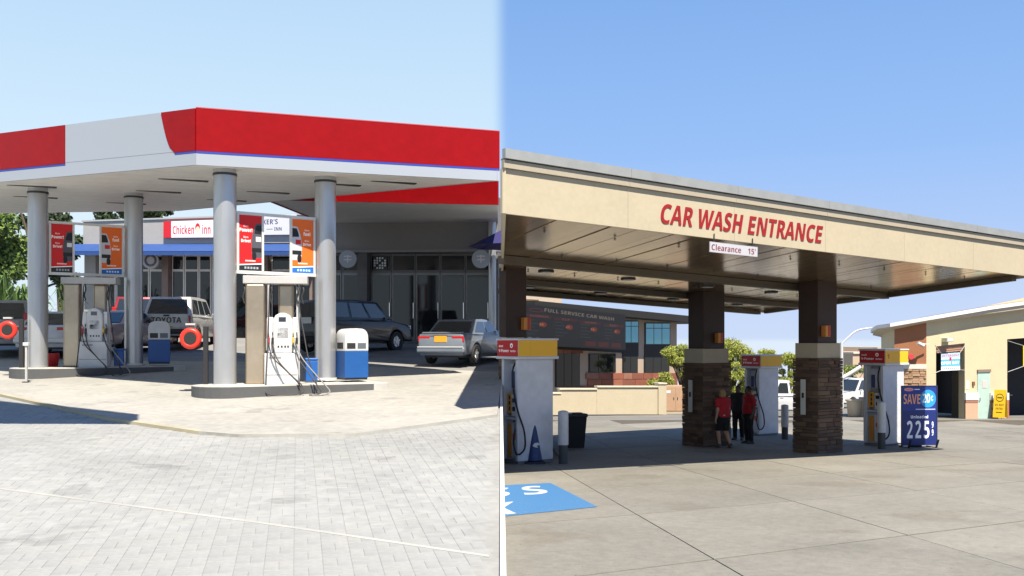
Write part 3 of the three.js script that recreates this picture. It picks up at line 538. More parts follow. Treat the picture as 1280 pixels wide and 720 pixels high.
  const column = (x, Z, w, d2, wStone, capY, cy0, opts = {}) => { // local frame: x along the front, z to the viewer
    const g = new THREE.Group(); g.name = 'column'; g.position.set(x, gr(Z), -Z); g.rotation.y = ang; canR.add(g);
    const top = cr(Z) + 0.09 - gr(Z);
    obj('shaft', rb(w, top - capY, d2, 0.012, 0, capY, 0), brownCol, g);
    obj('capping', rb(wStone + 0.0 - 0.08, capY - cy0, wStone * d2 / w - 0.08, 0.015, 0, cy0, 0), creamBlock, g);
    const sw = wStone, sd = wStone * d2 / w;
    obj('stone_core', bx(sw - 0.1, cy0, sd - 0.1), stoneTones[2], g);
    const st = g;
    // ledger stones, course by course, on the two faces that can be seen and the one round the corner
    for (let yy = 0.0; yy < cy0 - 0.01;) {
      const h = Math.min(cy0 - yy, rr(0.06, 0.135)); 
      for (const [f, len] of [[0, sw], [1, sd], [2, sd]]) { for (let s = 0; s < len - 0.01;) { let l2 = rr(0.24, 0.62); if (len - s - l2 < 0.16) l2 = len - s; const pr = rr(0.01, 0.038);
        const o = obj('stone', stoneBox[0], stoneTones[(rnd() * 5) | 0], st); const mid = s + l2 / 2 - len / 2;
        if (f === 0) { o.scale.set(l2 - 0.012, h - 0.01, 0.09); o.position.set(mid, yy + h / 2, sd / 2 - 0.06 + pr); }
        else { o.scale.set(0.09, h - 0.01, l2 - 0.012); o.position.set((f === 1 ? -1 : 1) * (sw / 2 - 0.06 + pr), yy + h / 2, mid); }
        o.rotation.set(rr(-0.02, 0.02), rr(-0.02, 0.02), rr(-0.012, 0.012)); s += l2; } }
      yy += h;
    }
    const lampM = M([0.55, 0.22, 0.05], 0.45, 0.3);
    for (const [lx, lz, ry] of opts.lamps || []) { const lm = obj('wall_lamp', [rb(0.2, 0.3, 0.16, 0.012)], lampM, g); lm.position.set(lx, capY + 0.17, lz); lm.rotation.y = ry; const lf = obj('lamp_front', bx(0.08, 0.28, 0.012, 0.04, 0.01, 0.083), M([0.42, 0.05, 0.02], 0.5), g); lf.position.copy(lm.position); lf.rotation.y = ry; }
    if (opts.plate) { const pl = obj('number_plate', bx(0.02, 0.95, 0.16, -sw / 2 - 0.085, 1.05, -0.0), M([0.5, 0.5, 0.48], 0.5), g); obj('plate_slot', bx(0.012, 0.14, 0.07, -sw / 2 - 0.098, 1.5, 0.0), blackPlastic, g); }
    return g;
  };
  column(0.02, 23.4, 0.6, 0.3, 0.62, 2.98, 2.55, { lamps: [[0.24, 0.21, 0]] });
  column(px2x(1022, 26.2), 26.2, 0.78, 0.66, 1.0, 2.98, 2.57, { lamps: [[-0.16, 0.41, 0], [0.5, 0.0, Math.PI / 2]], plate: true });
  column(px2x(883, 28.9), 28.9, 0.86, 0.66, 1.14, 2.93, 2.5, { lamps: [[0.1, 0.42, 0], [0.52, -0.1, Math.PI / 2]], plate: true });
  // hanging clearance sign
  const cs = thing('clearance_sign', 'small white clearance sign hanging below the cream fascia', 'sign', [0, 0, 0]);
  const tc = onFront(916), Zc = RA[1] + du[1] * tc, Xc = RA[0] + du[0] * tc;
  cs.position.set(Xc + du[1] * 0.03, y(Zc, -0.17), -(Zc - du[0] * 0.03)); cs.rotation.y = ang; cs.rotation.order = 'YXZ'; cs.rotation.z = -Math.atan(0.0558 * du[1]);
  const tw = (onFront(946) - onFront(886));
  const ct = canvasTex(512, 128, (x, w, h) => { x.fillStyle = '#eef0f6'; x.fillRect(0, 0, w, h); x.strokeStyle = '#c9c3cc'; x.lineWidth = 5; x.strokeRect(3, 3, w - 6, h - 6); x.fillStyle = '#8c0f1c'; x.font = 'bold 100px sans-serif'; x.textBaseline = 'middle'; x.save(); x.scale(0.66, 1); x.fillText('Clearance', 24, 68); x.fillText("15'", 610, 68); x.restore(); });
  obj('board', new THREE.BoxGeometry(tw, 0.2, 0.012), M([0.5, 0.5, 0.52], 0.5, 0, { map: ct }), cs);
  for (const x of [-0.4, 0.4]) obj('bracket', bx(0.02, 0.2, 0.014, x * tw, 0.06, -0.014), darkMetal, cs);
}
// ---------------------------------------------------------------- right hand pumps
const shellEmblem = (c) => { const p = []; for (let i = 0; i <= 14; i++) { const a = Math.PI * (-0.12 + 1.24 * i / 14), r = 0.075 * (1 + 0.06 * Math.cos(a * 9)); p.push([Math.cos(a) * r, Math.sin(a) * r + 0.02]); } p.push([-0.03, -0.085], [0.03, -0.085]); return extr(p, 0.008); };
const headRed = (flip) => canvasTex(512, 256, (x, w, h) => { x.fillStyle = '#b4161b'; x.fillRect(0, 0, w, h); x.fillStyle = '#fff'; x.font = 'bold 46px sans-serif'; x.fillText('Shell', 40, 110); x.font = 'bold 66px sans-serif'; x.fillText('V-Power', 36, 190); x.font = 'bold 40px sans-serif'; x.fillText('NiTRO+', 330, 188); x.beginPath(); x.ellipse(360, 84, 34, 38, 0, 0, 7); x.fill(); x.fillStyle = '#b4161b'; x.beginPath(); x.ellipse(360, 88, 16, 18, 0, 0, 7); x.fill(); });
const redHead = M(0xffffff, 0.4, 0, { map: headRed() });
const yellowHead = (num) => M(0xffffff, 0.4, 0, { map: canvasTex(512, 256, (x, w, h) => { x.fillStyle = '#e3ac1c'; x.fillRect(0, 0, w, h); x.fillStyle = '#c98f10'; x.fillRect(150, 0, 3, h); if (num) { x.fillStyle = '#b3261a'; x.font = 'bold 130px sans-serif'; x.fillText(num, 30, 165); } }) });
const panelWhite = M([0.62, 0.64, 0.69], 0.4, 0, { map: grain }), panelGrey = M([0.42, 0.43, 0.45], 0.45, 0, { map: grain });
function pumpR(px, Z, num, label, k = 1) {
  const ang = Math.atan2(0.54, 0.842), t = thing('fuel_pump', label, 'fuel pump', [px2x(px, Z), gr(Z) - 0.01, Z], ang, 'white fuel pumps with red and yellow heads');
  const w = 1.0, d = 0.7; // origin: nearest corner; x along the plain side panel, -z along the customer side
  obj('plinth', bx(w * 0.96, 0.08, d * 0.94, w / 2, 0, -d / 2), M([0.2, 0.2, 0.2], 0.8, 0, { map: mottled }), t);
  obj('side_panel', rb(w, 2.36, 0.1, 0.015, w / 2, 0.07, -0.05), panelWhite, t); obj('side_panel', rb(w, 2.36, 0.1, 0.015, w / 2, 0.07, -d + 0.05), panelWhite, t);
  const cu = obj('customer_side', [bx(w - 0.12, 0.92, d - 0.2, w / 2 + 0.03, 0.08, -d / 2), bx(w - 0.3, 1.42, d - 0.2, w / 2 + 0.12, 1.0, -d / 2)], panelGrey, t);
  const face = (nm, ww, hh, y, z, m, x = 0.085, dep = 0.03) => obj(nm, rb(dep, hh, ww, 0.006, x, y, z), m, cu);
  face('lower_door', 0.24, 0.8, 0.13, -0.24, panelWhite); face('orange_door', 0.16, 0.76, 0.14, -0.47, M([0.62, 0.24, 0.03], 0.45));
  { const e = obj('shell_emblem', shellEmblem(), M([0.65, 0.10, 0.02], 0.45), cu); e.rotation.y = -Math.PI / 2; e.position.set(0.068, 0.62, -0.24); }
  face('ledge', 0.52, 0.05, 1.02, -d / 2, panelWhite, 0.06, 0.1);
  face('payment_unit', 0.22, 0.5, 1.1, -0.23, panelWhite, 0.15, 0.2); face('screen', 0.12, 0.1, 1.42, -0.23, glassDark, 0.046); face('keypad', 0.1, 0.1, 1.22, -0.23, blackPlastic, 0.046);
  face('grade_panel', 0.22, 0.46, 1.16, -0.48, M([0.7, 0.33, 0.04], 0.4), 0.16, 0.16); for (let i = 0; i < 3; i++) face('grade_button', 0.05, 0.1, 1.22 + i * 0.13, -0.47, blackPlastic, 0.078, 0.02);
  face('upper_panel', 0.5, 0.6, 1.72, -d / 2, panelWhite, 0.24, 0.06); face('notice', 0.13, 0.4, 1.74, -0.5, M([0.05, 0.07, 0.2], 0.4), 0.2, 0.02);
  const nz = obj('nozzle', [rb(0.1, 0.24, 0.06, 0.02, 0.08, 0.8, -0.1), rb(0.16, 0.05, 0.04, 0.015, 0.02, 0.98, -0.1)], blackPlastic, t); obj('trigger', bx(0.03, 0.12, 0.03, 0.0, 0.82, -0.1), darkMetal, nz);
  obj('hose', tube([[0.06, 2.4, -0.14], [-0.04, 2.2, -0.14], [-0.03, 1.7, -0.12], [0.0, 1.2, 0.03], [0.12, 0.75, 0.1], [0.1, 0.35, 0.12], [-0.06, 0.24, 0.08], [-0.08, 0.5, -0.04], [0.0, 0.82, -0.1]], 0.022, 48), rubber, t);
  const hd = obj('head', [rb(w + 0.16, 0.07, d + 0.26, 0.02, w / 2, 2.43, -d / 2), rb(w + 0.16, 0.05, d + 0.26, 0.02, w / 2, 2.87, -d / 2), bx(w + 0.1, 0.4, d + 0.2, w / 2, 2.49, -d / 2)], panelWhite, t);
  { const g = new THREE.PlaneGeometry(d + 0.18, 0.36); const b = new THREE.BoxGeometry(d + 0.18, 0.37, 0.012); b.rotateY(-Math.PI / 2); b.translate(-0.054, 2.685, -d / 2); obj('red_sign', b, redHead, hd); }
  { const b = new THREE.BoxGeometry(w + 0.08, 0.37, 0.012); b.translate(w / 2, 2.685, 0.106); obj('yellow_sign', b, yellowHead(num), hd); }
  obj('sensor', cy(0.03, 0.03, 0.05, w + 0.1, 2.66, -d * 0.4, 10), M([0.5, 0.05, 0.04], 0.5), t);
  t.scale.setScalar(k); return t;
}
pumpR(647, 21.7, '', 'white fuel pump with yellow head at the plot line, cone beside it', 0.98);
pumpR(949, 33.0, '', 'white fuel pump in canopy shade between the stone columns', 0.96);
pumpR(1104, 28.6, '1', 'white fuel pump numbered 1 beside the fuel price sign', 1.0);
function bollard(px, Z, h, label) {
  const t = thing('bollard', label, 'bollard', [px2x(px, Z), gr(Z) - 0.005, Z], 0, 'bollards guarding the white pumps');
  obj('foot', cy(0.105, 0.105, h * 0.36, 0, 0, 0, 24), M([0.05, 0.055, 0.055], 0.6), t); obj('sleeve', [cy(0.12, 0.12, h * 0.64 - 0.04, 0, h * 0.36, 0, 24), mv(new THREE.SphereGeometry(0.12, 20, 6, 0, Math.PI * 2, 0, Math.PI / 2).scale(1, 0.35, 1), 0, h - 0.04, 0)], white, t);
}
bollard(704, 21.9, 1.22, 'white bollard with dark foot beside the blue cone');
bollard(1102, 27.4, 1.38, 'white bollard in front of the pump numbered 1');
bollard(981, 31.5, 1.15, 'grey-white bollard between the shaded pump and the stone column');
{ // blue cone
  const Z = 22.0, t = thing('traffic_cone', 'dark blue cone with small white print beside the pump', 'cone', [px2x(667, Z), gr(Z), Z], 0.2);
  obj('base', rb(0.46, 0.06, 0.46, 0.02), M([0.01, 0.014, 0.03], 0.6), t);
  const b = obj('cone', new THREE.LatheGeometry([[0.0, 0.06], [0.21, 0.06], [0.2, 0.09], [0.05, 0.9], [0.03, 0.91], [0, 0.91]].map((p) => new THREE.Vector2(...p)), 32), M([0.008, 0.028, 0.12], 0.45), t);
  const g = extr([[0, 0], [0.05, 0.06], [0.13, 0.07], [0.18, 0.02], [0.1, 0.0], [0.13, -0.05], [0.04, -0.03]], 0.004); g.rotateX(-0.19); g.translate(-0.06, 0.42, 0.152); obj('print', g, white, b);
}
{ // waste bin and price sign
  const Z = 28.2, t = thing('waste_bin', 'black square waste bin behind the white bollard', 'bin', [px2x(717, Z) , gr(Z), Z], 0.3);
  obj('body', hexa([[-0.24, 0, 0.24], [0.24, 0, 0.24], [0.24, 0, -0.24], [-0.24, 0, -0.24]].map((p) => new THREE.Vector3(...p)), [[-0.3, 0.92, 0.3], [0.3, 0.92, 0.3], [0.3, 0.92, -0.3], [-0.3, 0.92, -0.3]].map((p) => new THREE.Vector3(...p))), rubber, t);
  obj('lid', rb(0.66, 0.1, 0.66, 0.03, 0, 0.92, 0), blackPlastic, t); obj('flap', rb(0.3, 0.06, 0.03, 0.01, 0, 1.0, 0.28), blackPlastic, t);
}
{
  const Z = 27.9, h = 1.7, w = 1.03, t = thing('price_sign', 'dark blue fuel price sign reading SAVE 20 cents and 225', 'sign', [px2x(1149, Z), gr(Z), Z], 0.1);
  const c = canvasTex(640, 1056, (x, W, H) => {
    x.fillStyle = '#1a2a6e'; x.fillRect(0, 0, W, H); x.fillStyle = '#22378a'; x.fillRect(0, 0, W, 430);
    x.fillStyle = '#e79aa6'; x.beginPath(); x.ellipse(120, 50, 88, 30, 0, 0, 7); x.fill(); x.fillStyle = '#a33'; x.font = 'bold 26px sans-serif'; x.textAlign = 'center'; x.fillText('REWARDS', 120, 60); x.fillStyle = '#dfe6f5'; x.fillRect(226, 40, 100, 16);
    x.fillStyle = '#2f97d6'; x.beginPath(); x.ellipse(484, 215, 148, 160, 0, 0, 7); x.fill();
    x.textAlign = 'left'; x.fillStyle = '#eaa06e'; x.save(); x.scale(0.72, 1.25); x.font = 'bold 196px sans-serif'; x.fillText('SAVE', 20, 248); x.restore();
    x.fillStyle = '#f4f7fb'; x.save(); x.scale(0.74, 1.2); x.font = 'bold 186px sans-serif'; x.fillText('20', 506, 240); x.font = 'bold 120px sans-serif'; x.fillText('¢', 722, 220); x.restore();
    x.fillStyle = '#cdd6ee'; x.fillRect(250, 400, 370, 14); x.fillStyle = '#2c4a8c'; x.fillRect(0, 432, W, 4);
    x.fillStyle = '#eef1f8'; x.textAlign = 'center'; x.font = 'bold 74px sans-serif'; x.fillText('Unleaded', 320, 570);
    x.save(); x.scale(0.76, 1.45); x.font = 'bold 300px sans-serif'; x.textAlign = 'left'; x.fillText('2', 96, 640); x.fillText('2', 306, 640); x.fillText('5', 516, 640); x.restore();
    x.save(); x.scale(0.62, 1.4); x.font = 'bold 112px sans-serif'; x.fillText('9', 920, 530); x.fillText('9', 920, 630); x.restore();
  });
  const b = new THREE.BoxGeometry(w, h, 0.03); b.translate(0, h / 2 + 0.1, 0); obj('panel', b, M(0xffffff, 0.45, 0, { map: c }), t);
  obj('frame', [bx(0.03, h + 0.04, 0.05, -w / 2 - 0.016, 0.06, 0), bx(0.03, h + 0.04, 0.05, w / 2 + 0.016, 0.06, 0), bx(w + 0.062, 0.03, 0.05, 0, h + 0.102, 0)], M([0.02, 0.03, 0.1], 0.5), t);
  for (const s of [-1, 1]) { obj('foot', [rb(0.05, 0.05, 0.9, 0.01, s * 0.42, 0, 0.1), rot(bx(0.04, 0.3, 0.04), 0.5).translate(s * 0.42, 0.02, 0.16)], rubber, t); }
  obj('ballast', rb(0.3, 0.26, 0.2, 0.03, 0.0, 0, -0.2), rubber, t);
}

// ---------------------------------------------------------------- buildings
function facade(name, label, category, p, q, ground) {
  const base = new THREE.Vector3(p[0], ground(p[1]), -p[1]);
  const t = thing(name, label, category, [base.x, base.y, p[1]]);
  const hit = (px) => { const k = (px - 640) / F, dx = q[0] - p[0], dz = q[1] - p[1], s = (k * p[1] - p[0]) / (dx - k * dz); return [p[0] + dx * s, p[1] + dz * s]; };
  const geo = (px0, px1, top, bot, th = 0.1, off = 0) => { const a = hit(px0), b = hit(px1); const [t0, t1] = Array.isArray(top) ? top : [top, top], [b0, b1] = Array.isArray(bot) ? bot : [bot, bot];
    return strip(a, b, yAt(b0, a[1]), yAt(t0, a[1]), yAt(b1, b[1]), yAt(t1, b[1]), th, off).translate(-base.x, -base.y, -base.z); };
  const add = (nm, m, px0, px1, top, bot, th, off, parent = t, label2) => obj(nm, geo(px0, px1, top, bot, th, off), m, parent, label2);
  const raw = (nm, g, m, parent = t, label2) => { (Array.isArray(g) ? g : [g]).forEach((k) => k.translate(-base.x, -base.y, -base.z)); return obj(nm, g, m, parent, label2); };
  return { t, hit, geo, add, raw, base };
}
const stucco = M([0.42, 0.43, 0.46], 0.85, 0, { map: creamTex }), shadedStucco = M([0.25, 0.245, 0.25], 0.85, 0, { map: creamTex }), frameGrey = M([0.2, 0.205, 0.21], 0.45, 0.3), frameWhite = M([0.62, 0.62, 0.6], 0.5), interior = M([0.03, 0.03, 0.035], 0.9), awningBlue = M([0.02, 0.07, 0.26], 0.75, 0, { map: grain }), pier = M([0.26, 0.2, 0.19], 0.8, 0, { map: mottled });  // second stucco is the first one darkened, canopy shade put into its colour
const shopGlass = new THREE.MeshPhysicalMaterial({ color: L3(0.012, 0.014, 0.016), roughness: 0.04, metalness: 0 });
const signMat = (w, h, draw) => M(0xffffff, 0.5, 0, { map: canvasTex(w, h, draw) });
// box uv for a sign: full print on every face
const signFace = (f, nm, m, px0, px1, top, bot, th, off, parent, label) => { const g = f.geo(px0, px1, top, bot, th, off); // the strip's front face is its third polygon
  const uv = g.attributes.uv, n = uv.count; for (let i = 0; i < n; i++) uv.setXY(i, 0, 0); const k = 12, S = [[0, 0], [1, 0], [1, 1], [0, 0], [1, 1], [0, 1]]; for (let i = 0; i < 6; i++) uv.setXY(k + i, ...S[i]); return obj(nm, g, m, parent ?? f.t, label); };
{ // row of shops behind the left columns
  const f = facade('shop_row', 'grey single-storey shop row with blue awning behind the left columns', 'shop', [px2x(104, 44), 44], [px2x(402, 39.6), 39.6], gl);
  f.add('wall', stucco, 104, 402, [277.5, 268], [306, 303], 3.5);
  f.add('parapet_trim', M([0.33, 0.36, 0.38], 0.7), 103, 402, [275.5, 266], [277.5, 268], 3.6, 0.06);
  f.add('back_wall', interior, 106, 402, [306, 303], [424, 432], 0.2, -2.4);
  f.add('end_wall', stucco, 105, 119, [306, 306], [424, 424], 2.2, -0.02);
  const a0 = f.hit(94), a1 = f.hit(402);
  { const aw = (px0, px1, nm) => { const a = f.hit(px0), b = f.hit(px1), dx = b[0] - a[0], dz = b[1] - a[1], l = Math.hypot(dx, dz), n = [dz / l, -dx / l], d = 1.1; const A = [a[0] + n[0] * d, a[1] + n[1] * d], B = [b[0] + n[0] * d, b[1] + n[1] * d]; const yt = (z) => yAt(305, z), yb = (z) => yAt(317, z), v = (p, y) => V(p[0], y, p[1]);
      f.raw(nm, [hexa([v(A, yb(a[1]) - 0.02), v(B, yb(b[1]) - 0.02), v(b, yt(b[1]) - 0.05), v(a, yt(a[1]) - 0.05)], [v(A, yb(a[1]) + 0.02), v(B, yb(b[1]) + 0.02), v(b, yt(b[1])), v(a, yt(a[1]))]), hexa([v(A, yb(a[1]) - 0.16), v(B, yb(b[1]) - 0.16), v([B[0] - n[0] * 0.02, B[1] - n[1] * 0.02], yb(b[1]) - 0.16), v([A[0] - n[0] * 0.02, A[1] - n[1] * 0.02], yb(a[1]) - 0.16)], [v(A, yb(a[1])), v(B, yb(b[1])), v([B[0] - n[0] * 0.02, B[1] - n[1] * 0.02], yb(b[1])), v([A[0] - n[0] * 0.02, A[1] - n[1] * 0.02], yb(a[1]))])], awningBlue); };
    for (const [a, b] of [[94, 131], [131.3, 189], [189.3, 249], [249.3, 309], [309.3, 369], [369.3, 402]]) aw(a, b, 'awning'); }
  for (const [a, b] of [[200, 208], [276, 283], [326, 333], [385, 392]]) f.add('pier', pier, a, b, 305, 430, 0.35, -0.1);
  // glazing: transom lights and tall panes in frames
  for (const [x0, x1] of [[120, 138], [139, 160], [161, 180], [181, 199], [209, 224], [225, 242], [243, 258], [259, 275], [284, 304], [305, 325], [334, 358], [359, 384]]) {
    const w = f.add('window', frameWhite, x0, x1, 318, 427, 0.08, -0.32); f.add('pane', shopGlass, x0 + 1.6, x1 - 1.6, 339, 425, 0.04, -0.3, w); f.add('pane', shopGlass, x0 + 1.6, x1 - 1.6, 320, 336, 0.04, -0.3, w);
  }
  signFace(f, 'shop_sign', signMat(1024, 256, (x, w, h) => { x.fillStyle = '#dfe3ea'; x.fillRect(0, 0, w, h); x.fillStyle = '#c2182a'; x.fillRect(0, 0, 150, h); x.save(); x.scale(0.72, 1.2); x.font = 'bold 150px sans-serif'; x.fillText('Chicken', 240, 172); x.fillText('inn', 1010, 172); x.restore(); x.fillStyle = '#c2182a'; x.beginPath(); x.ellipse(648, 110, 44, 66, 0, 0, 7); x.fill(); x.fillStyle = '#e8d9b8'; x.beginPath(); x.ellipse(650, 140, 34, 46, 0, 0, 7); x.fill(); }), 207, 275, [277.5, 275], [297.5, 297], 0.12, 0.14, null, 'red and white shop sign');
  signFace(f, 'shop_sign', signMat(512, 256, (x, w, h) => { x.fillStyle = '#c6cad8'; x.fillRect(0, 0, w, h); x.fillStyle = '#2c2f4c'; x.save(); x.scale(0.95, 1); x.font = 'bold 92px sans-serif'; x.fillText("KER'S", 30, 120); x.font = 'bold 62px sans-serif'; x.fillText('INN', 210, 205); x.restore(); x.fillRect(90, 180, 90, 8); }), 328, 372, [270, 268.5], [294, 293.5], 0.1, 0.14, null, 'grey shop sign with dark letters');
  { const c = f.hit(194); const g = rot(cy(0.36, 0.36, 0.14, 0, -0.07, 0, 28), Math.PI / 2); g.translate(c[0], yAt(327, c[1]), -c[1] + 0.5); const r = f.raw('round_sign', g, M([0.4, 0.42, 0.44], 0.5)); const h = mv(new THREE.TorusGeometry(0.22, 0.05, 8, 24), c[0], yAt(327, c[1]), -c[1] + 0.57); f.raw('ring', h, M([0.1, 0.1, 0.11], 0.5), r); }
}
{ // shaded shop at the back on the right of the yard
  const f = facade('shop_building', 'shaded grey shop with a row of tall glass doors behind the sedan', 'shop', [px2x(399, 38.2), 38.2], [px2x(622.5, 36.6), 36.6], gl);
  f.add('wall', shadedStucco, 399, 622.5, [250, 246], [316, 314], 3);
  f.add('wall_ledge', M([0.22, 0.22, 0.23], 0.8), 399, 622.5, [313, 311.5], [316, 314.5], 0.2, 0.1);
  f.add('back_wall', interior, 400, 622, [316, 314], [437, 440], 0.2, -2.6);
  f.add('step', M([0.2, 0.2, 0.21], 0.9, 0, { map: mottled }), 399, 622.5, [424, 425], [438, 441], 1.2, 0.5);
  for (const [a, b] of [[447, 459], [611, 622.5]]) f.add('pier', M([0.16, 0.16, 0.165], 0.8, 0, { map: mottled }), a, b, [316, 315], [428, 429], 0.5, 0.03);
  for (const [x0, x1] of [[401, 423], [424, 446], [460, 486], [486.6, 516], [516.6, 547], [547.6, 579], [579.6, 610]]) {
    const d = f.add('glass_door', frameGrey, x0, x1, 340, 424.5, 0.08, -0.3); f.add('pane', shopGlass, x0 + 2.4, x1 - 2.4, 343.5, 421, 0.04, -0.275, d); f.add('pull_handle', chrome, x1 - 2.2, x1 - 1.4, 378, 398, 0.04, -0.23, d);
    const w = f.add('transom_window', M([0.12, 0.12, 0.125], 0.5, 0.2), x0, x1, [316.5, 316.5], 339.5, 0.07, -0.32); f.add('pane', shopGlass, x0 + 1.4, x1 - 1.4, 319, 337, 0.04, -0.3, w);
    for (let k = 1; k < 6; k++) f.add('security_bar', frameGrey, lerp(x0 + 2.4, x1 - 2.4, k / 6) - 0.25, lerp(x0 + 2.4, x1 - 2.4, k / 6) + 0.25, 344, 420.5, 0.02, -0.5, d);
  }
  for (const px of [439, 602]) { const c = f.hit(px); const g = rot(cy(0.34, 0.34, 0.14, 0, -0.07, 0, 28), Math.PI / 2); g.translate(c[0], yAt(326, c[1]), -c[1] + 0.75); const r = f.raw('round_sign', g, M([0.34, 0.38, 0.45], 0.5)); f.raw('arm', bx(0.05, 0.05, 0.7, c[0], yAt(326, c[1]), -c[1] + 0.35), darkMetal, r);
    f.raw('emblem', [bx(0.3, 0.05, 0.01, c[0], yAt(326, c[1]) + 0.08, -c[1] + 0.825), bx(0.3, 0.05, 0.01, c[0], yAt(326, c[1]) - 0.05, -c[1] + 0.825), bx(0.05, 0.3, 0.01, c[0], yAt(326, c[1]) - 0.14, -c[1] + 0.828)], M([0.62, 0.64, 0.68], 0.5), r); }
  signFace(f, 'notice', signMat(128, 128, (x) => { x.fillStyle = '#23262a'; x.fillRect(0, 0, 128, 128); x.fillStyle = '#cfd2d2'; for (let i = 0; i < 5; i++) for (let j = 0; j < 5; j++) if ((i * 7 + j * 3) % 4) x.fillRect(6 + i * 24, 6 + j * 25, 15, 18); }), 463.5, 481, 320, 336, 0.03, -0.26, null, 'white notice in the transom');
  { const c = f.hit(612); const g = []; const n = 8; for (let i = 0; i < n; i++) { const a = i / n * 6.283, b = (i + 1) / n * 6.283, C = V(c[0] + 0.75, yAt(289, c[1]) , c[1] - 1.6); const e = (k) => C.clone().add(new THREE.Vector3(Math.cos(k) * 1.5, -0.75, Math.sin(k) * 1.5)); g.push([C, e(b), e(a)]); } const t = thing('patio_umbrella', 'dark blue patio umbrella by the right end of the shaded shop', 'umbrella', [c[0] + 0.75, gl(c[1] - 1.6) + 0.04, c[1] - 1.6]); const cg = quadsGeo(g); cg.translate(-t.position.x, -t.position.y, -t.position.z); obj('canopy', cg, M([0.02, 0.02, 0.11], 0.8, 0, { side: THREE.DoubleSide }), t); obj('pole', cy(0.025, 0.025, yAt(299, c[1]) - t.position.y, 0, 0, 0, 10), darkMetal, t); obj('foot', cy(0.25, 0.22, 0.08, 0, 0, 0, 20), darkMetal, t); }
}
